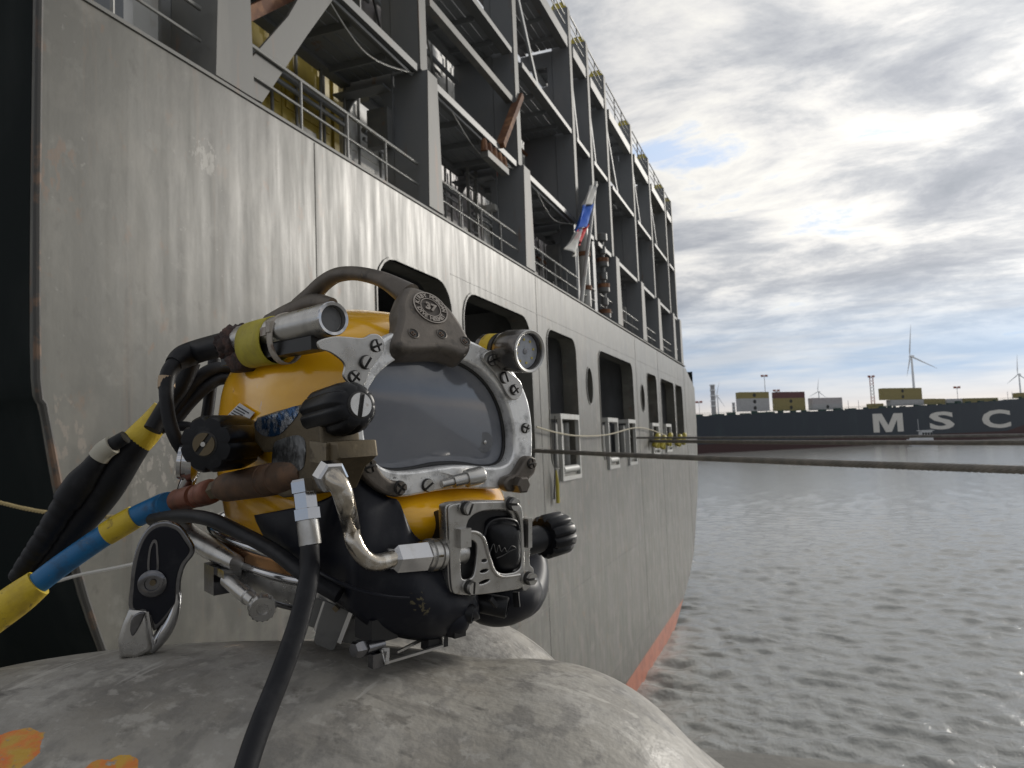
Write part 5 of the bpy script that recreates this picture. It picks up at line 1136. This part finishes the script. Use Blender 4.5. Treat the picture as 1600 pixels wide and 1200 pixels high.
# --- small white label on the shell (flat print lines only)
lq = [A(374, 630, -.1300), A(397, 645, -.1302), A(381, 664, -.1302), A(352, 652, -.1300)]
lbx = plate('shell_label', [lq], .0008, m_lab, hel, 0, False, -ht)
for k in range(5):
    s_ = .18+k*.15; a_ = lq[0]*(1-s_)+lq[3]*s_; b2 = lq[1]*(1-s_)+lq[2]*s_
    MB().bar(a_*.92+b2*.08-ht*.0004, a_*(.35 if k else .2)+b2*(.65 if k else .8)-ht*.0004, .0011, .0004, -ht).build('print_line', m_blk, lbx, smooth=False)

# ================================================================== HOSES AND CABLES
def lab(o, l, c, g=None): return tag(o, l, c, g)
# main air hose: ferrule, blue hose, tape bands
ah = thing('air_hose', 'blue air hose with yellow tape bands joining the helmet from the lower left', 'hose', A(250, 788, AS-.004))
hA = A(338, 765, AS-.004); h0 = A(322, 771, AS-.004); h1 = A(250, 790, AS-.004)
MB().lathe(A(345, 763, AS-.004), h0-hA, [(0, .0098), (.0165, .0098)], 6).build('hex_union', m_brass, ah, True, None, 25)
MB().lathe(A(331, 767, AS-.004), h0-hA, [(0, .0105), (.002, .0128), (.018, .0132), (.024, .0122), (.0265, .0108), (.028, .0118), (.036, .0124)], 30).build('swivel', m_cop, ah, True, None, 50)
dA = float((h1-C)@f)
hp_ = [A(264, 786, AS-.004), h1, P(188, 821, dA-.004), P(100, 880, dA-.015), P(30, 934, dA-.028), P(-60, 1000, dA-.045)]; print('dA', dA)
s1 = MB().lathe(A(305, 775, AS-.004), h1-A(305, 775, AS-.004), [(0, .0122), (.004, .0126), (.052, .0132), (.0525, .0117)], 30).build('ferrule', m_cop, ah, True, None, 50)
hose('blue_hose', hp_, .0130, m_blue, ah, 26, 8)
def sleeve(pts, rad, name, m, par, n=26): return hose(name, pts, rad, m, par, n, 5)
sleeve([P(211, 807.5, dA-.002), P(188, 821, dA-.004), P(166, 834.5, dA-.006)], [.0140, .0143, .0140], 'tape_band', m_tape, ah)
sleeve([P(60, 911, dA-.022), P(30, 934, dA-.028), P(-10, 963, dA-.035), P(-60, 1000, dA-.045)], [.0165, .0190, .0196, .0196], 'tape_band', m_tape, ah)
# heavy splice and its strain relief
sp = thing('cable_splice', 'thick black cable splice with ribbed strain relief and yellow tape beside the blue hose', 'cable', P(150, 770, .80))
spn = [P(232, 668, .95), P(214, 690, .948), P(192, 715, .945), P(160, 765, .94), P(118, 822, .935), P(78, 872, .93), P(40, 915, .925), P(0, 950, .92)]
hose('splice_sleeve', spn, [.012, .0180, .0222, .0228, .0188, .0142, .0120, .011], m_hose, sp, 24, 8)
sleeve([P(258, 640, .96), P(240, 662, .955), P(222, 682, .95), P(212, 692, .948)], [.0150, .0165, .0180, .0178], 'tape_band', m_tape, sp)
rl_p = [P(196, 683, .915), P(176, 695, .915), P(160, 706, .915), P(146, 728, .915), P(128, 752, .915), P(106, 783, .915), P(84, 818, .915), P(64, 850, .915), P(44, 878, .915), P(25, 905, .915)]
sm = smooth_pts([tuple(q) for q in rl_p], 8); k_n = len(sm); rr_ = []
for i in range(k_n):
    t = i/(k_n-1)
    base = np.interp(t, [0, .2, .27, .30, .36, .45, .56, .58, .8, 1], [.008, .009, .0098, .0115, .013, .017, .0172, .0148, .0132, .010])
    if t > .50: base *= 1-.10*(((t-.50)*16) % 1 < .22)
    rr_.append(base)
MB().tube(sm, rr_, 22).build('strain_relief', m_hose, sp, True, None, 60)
sleeve([P(176, 695, .9148), P(163, 704, .9148), P(154, 715, .9148)], [.0115, .0118, .0120], 'paper_label', mat('paper label', (.42, .40, .33), .7, 0, [((.1, .1, .1), 120, (1, 1, 1), .6, .66, .8)]), sp, 18)
# camera lead
cl2 = thing('camera_cable', 'black camera lead looping from the stainless tube down past the yellow tape', 'cable', P(262, 600, .85))
hose('cable_plug', [cb-cd*.022, P(312, 548, .895), P(286, 558, .885), P(271, 570, .87)], [.0132, .0137, .0134, .0100], m_hose, cl2, 22, 7)
hose('lead', [P(276, 566, .875), P(263, 586, .865), P(260, 620, .855), P(265, 658, .85), P(277, 690, .85), P(296, 716, .87)], [.0100, .0090, .0077, .0075, .0073, .0073], m_hose, cl2, 18, 8)
sleeve([P(261, 589, .8635), P(260, 597, .8620), P(260, 606, .8600)], .0091, 'paper_label', mat('brown paper label', (.40, .30, .20), .7, 0, [((.1, .08, .06), 120, (1, 1, 1), .55, .62, .8)]), cl2, 18)
def cable(pts, rad, label, m=m_hose): lab(hose('cable', pts, rad, m, None, 16, 8), label, 'cable', 'black cables behind the helmet')
cable([P(395, 588, .99), P(352, 576, .97), P(326, 580, .955), P(304, 598, .945), P(283, 630, .935), P(262, 655, .925), P(240, 668, .91)], .0082, 'upper black cable arching from the back of the helmet to the yellow tape')
cable([P(395, 600, .985), P(348, 592, .965), P(322, 606, .95), P(298, 628, .94), P(275, 655, .93), P(250, 670, .918)], .0074, 'lower black cable arching from the back of the helmet to the yellow tape')
cable([P(335, 560, .98), P(330, 600, .975), P(325, 640, .97), P(318, 680, .965)], .0075, 'straight black cable running down along the back edge of the helmet')
cable([P(300, 565, .93), P(284, 600, .925), P(262, 632, .92), P(238, 672, .905)], .0105, 'short thick black cable just behind the camera lead')
cable([P(268, 668, .92), P(290, 666, .925), P(308, 672, .93), P(330, 685, .94)], .006, 'thin black cable curving behind the round end of the side knob')
cable([A(238, 812, -.17), A(285, 806, -.168), A(330, 812, -.162), A(380, 835, -.150), A(430, 862, -.143), A(480, 900, -.14), A(530, 930, -.125)], .0072, 'thin black hose running along the chrome neck ring below the ferrule')
# demand hose hanging down in front of the bollard
dh = thing('black_hose', 'black rubber hose with chrome fittings hanging from the side block over the bollard', 'hose', A(483, 850, AS))
t0 = A(474, 757, AS-.004); t1 = A(480, 808, AS-.004); tx_ = t1-t0; tl = np.linalg.norm(tx_); tx_ /= tl
MB().lathe(t0-tx_*.004, tx_, [(0, .0100), (.002, .0118), (.011, .0118), (.0115, .0102), (.014, .0102)], 6).build('hex_nut', m_chr, dh, True, None, 25)
MB().lathe(t0+tx_*.010, tx_, [(0, .0102), (.010, .0102), (.0105, .0118), (.0195, .0118), (.020, .0100)], 6).build('hex_nut', m_chr, dh, True, None, 25)
MB().lathe(t0+tx_*.028, tx_, [(0, .0090), (.022, .0092), (.0225, .0084)], 24).build('crimp_ferrule', m_ss, dh, True, None, 30)
hp2 = [t0+tx_*.045, A(484, 860, AS-.006), P(483, 900, .60), P(473, 950, .585), P(456, 1005, .570), P(436, 1060, .556), P(412, 1120, .540), P(394, 1170, .525), P(378, 1225, .510), P(365, 1290, .5)]
hose('rubber_hose', hp2, .0079, m_hose, dh, 20, 8)
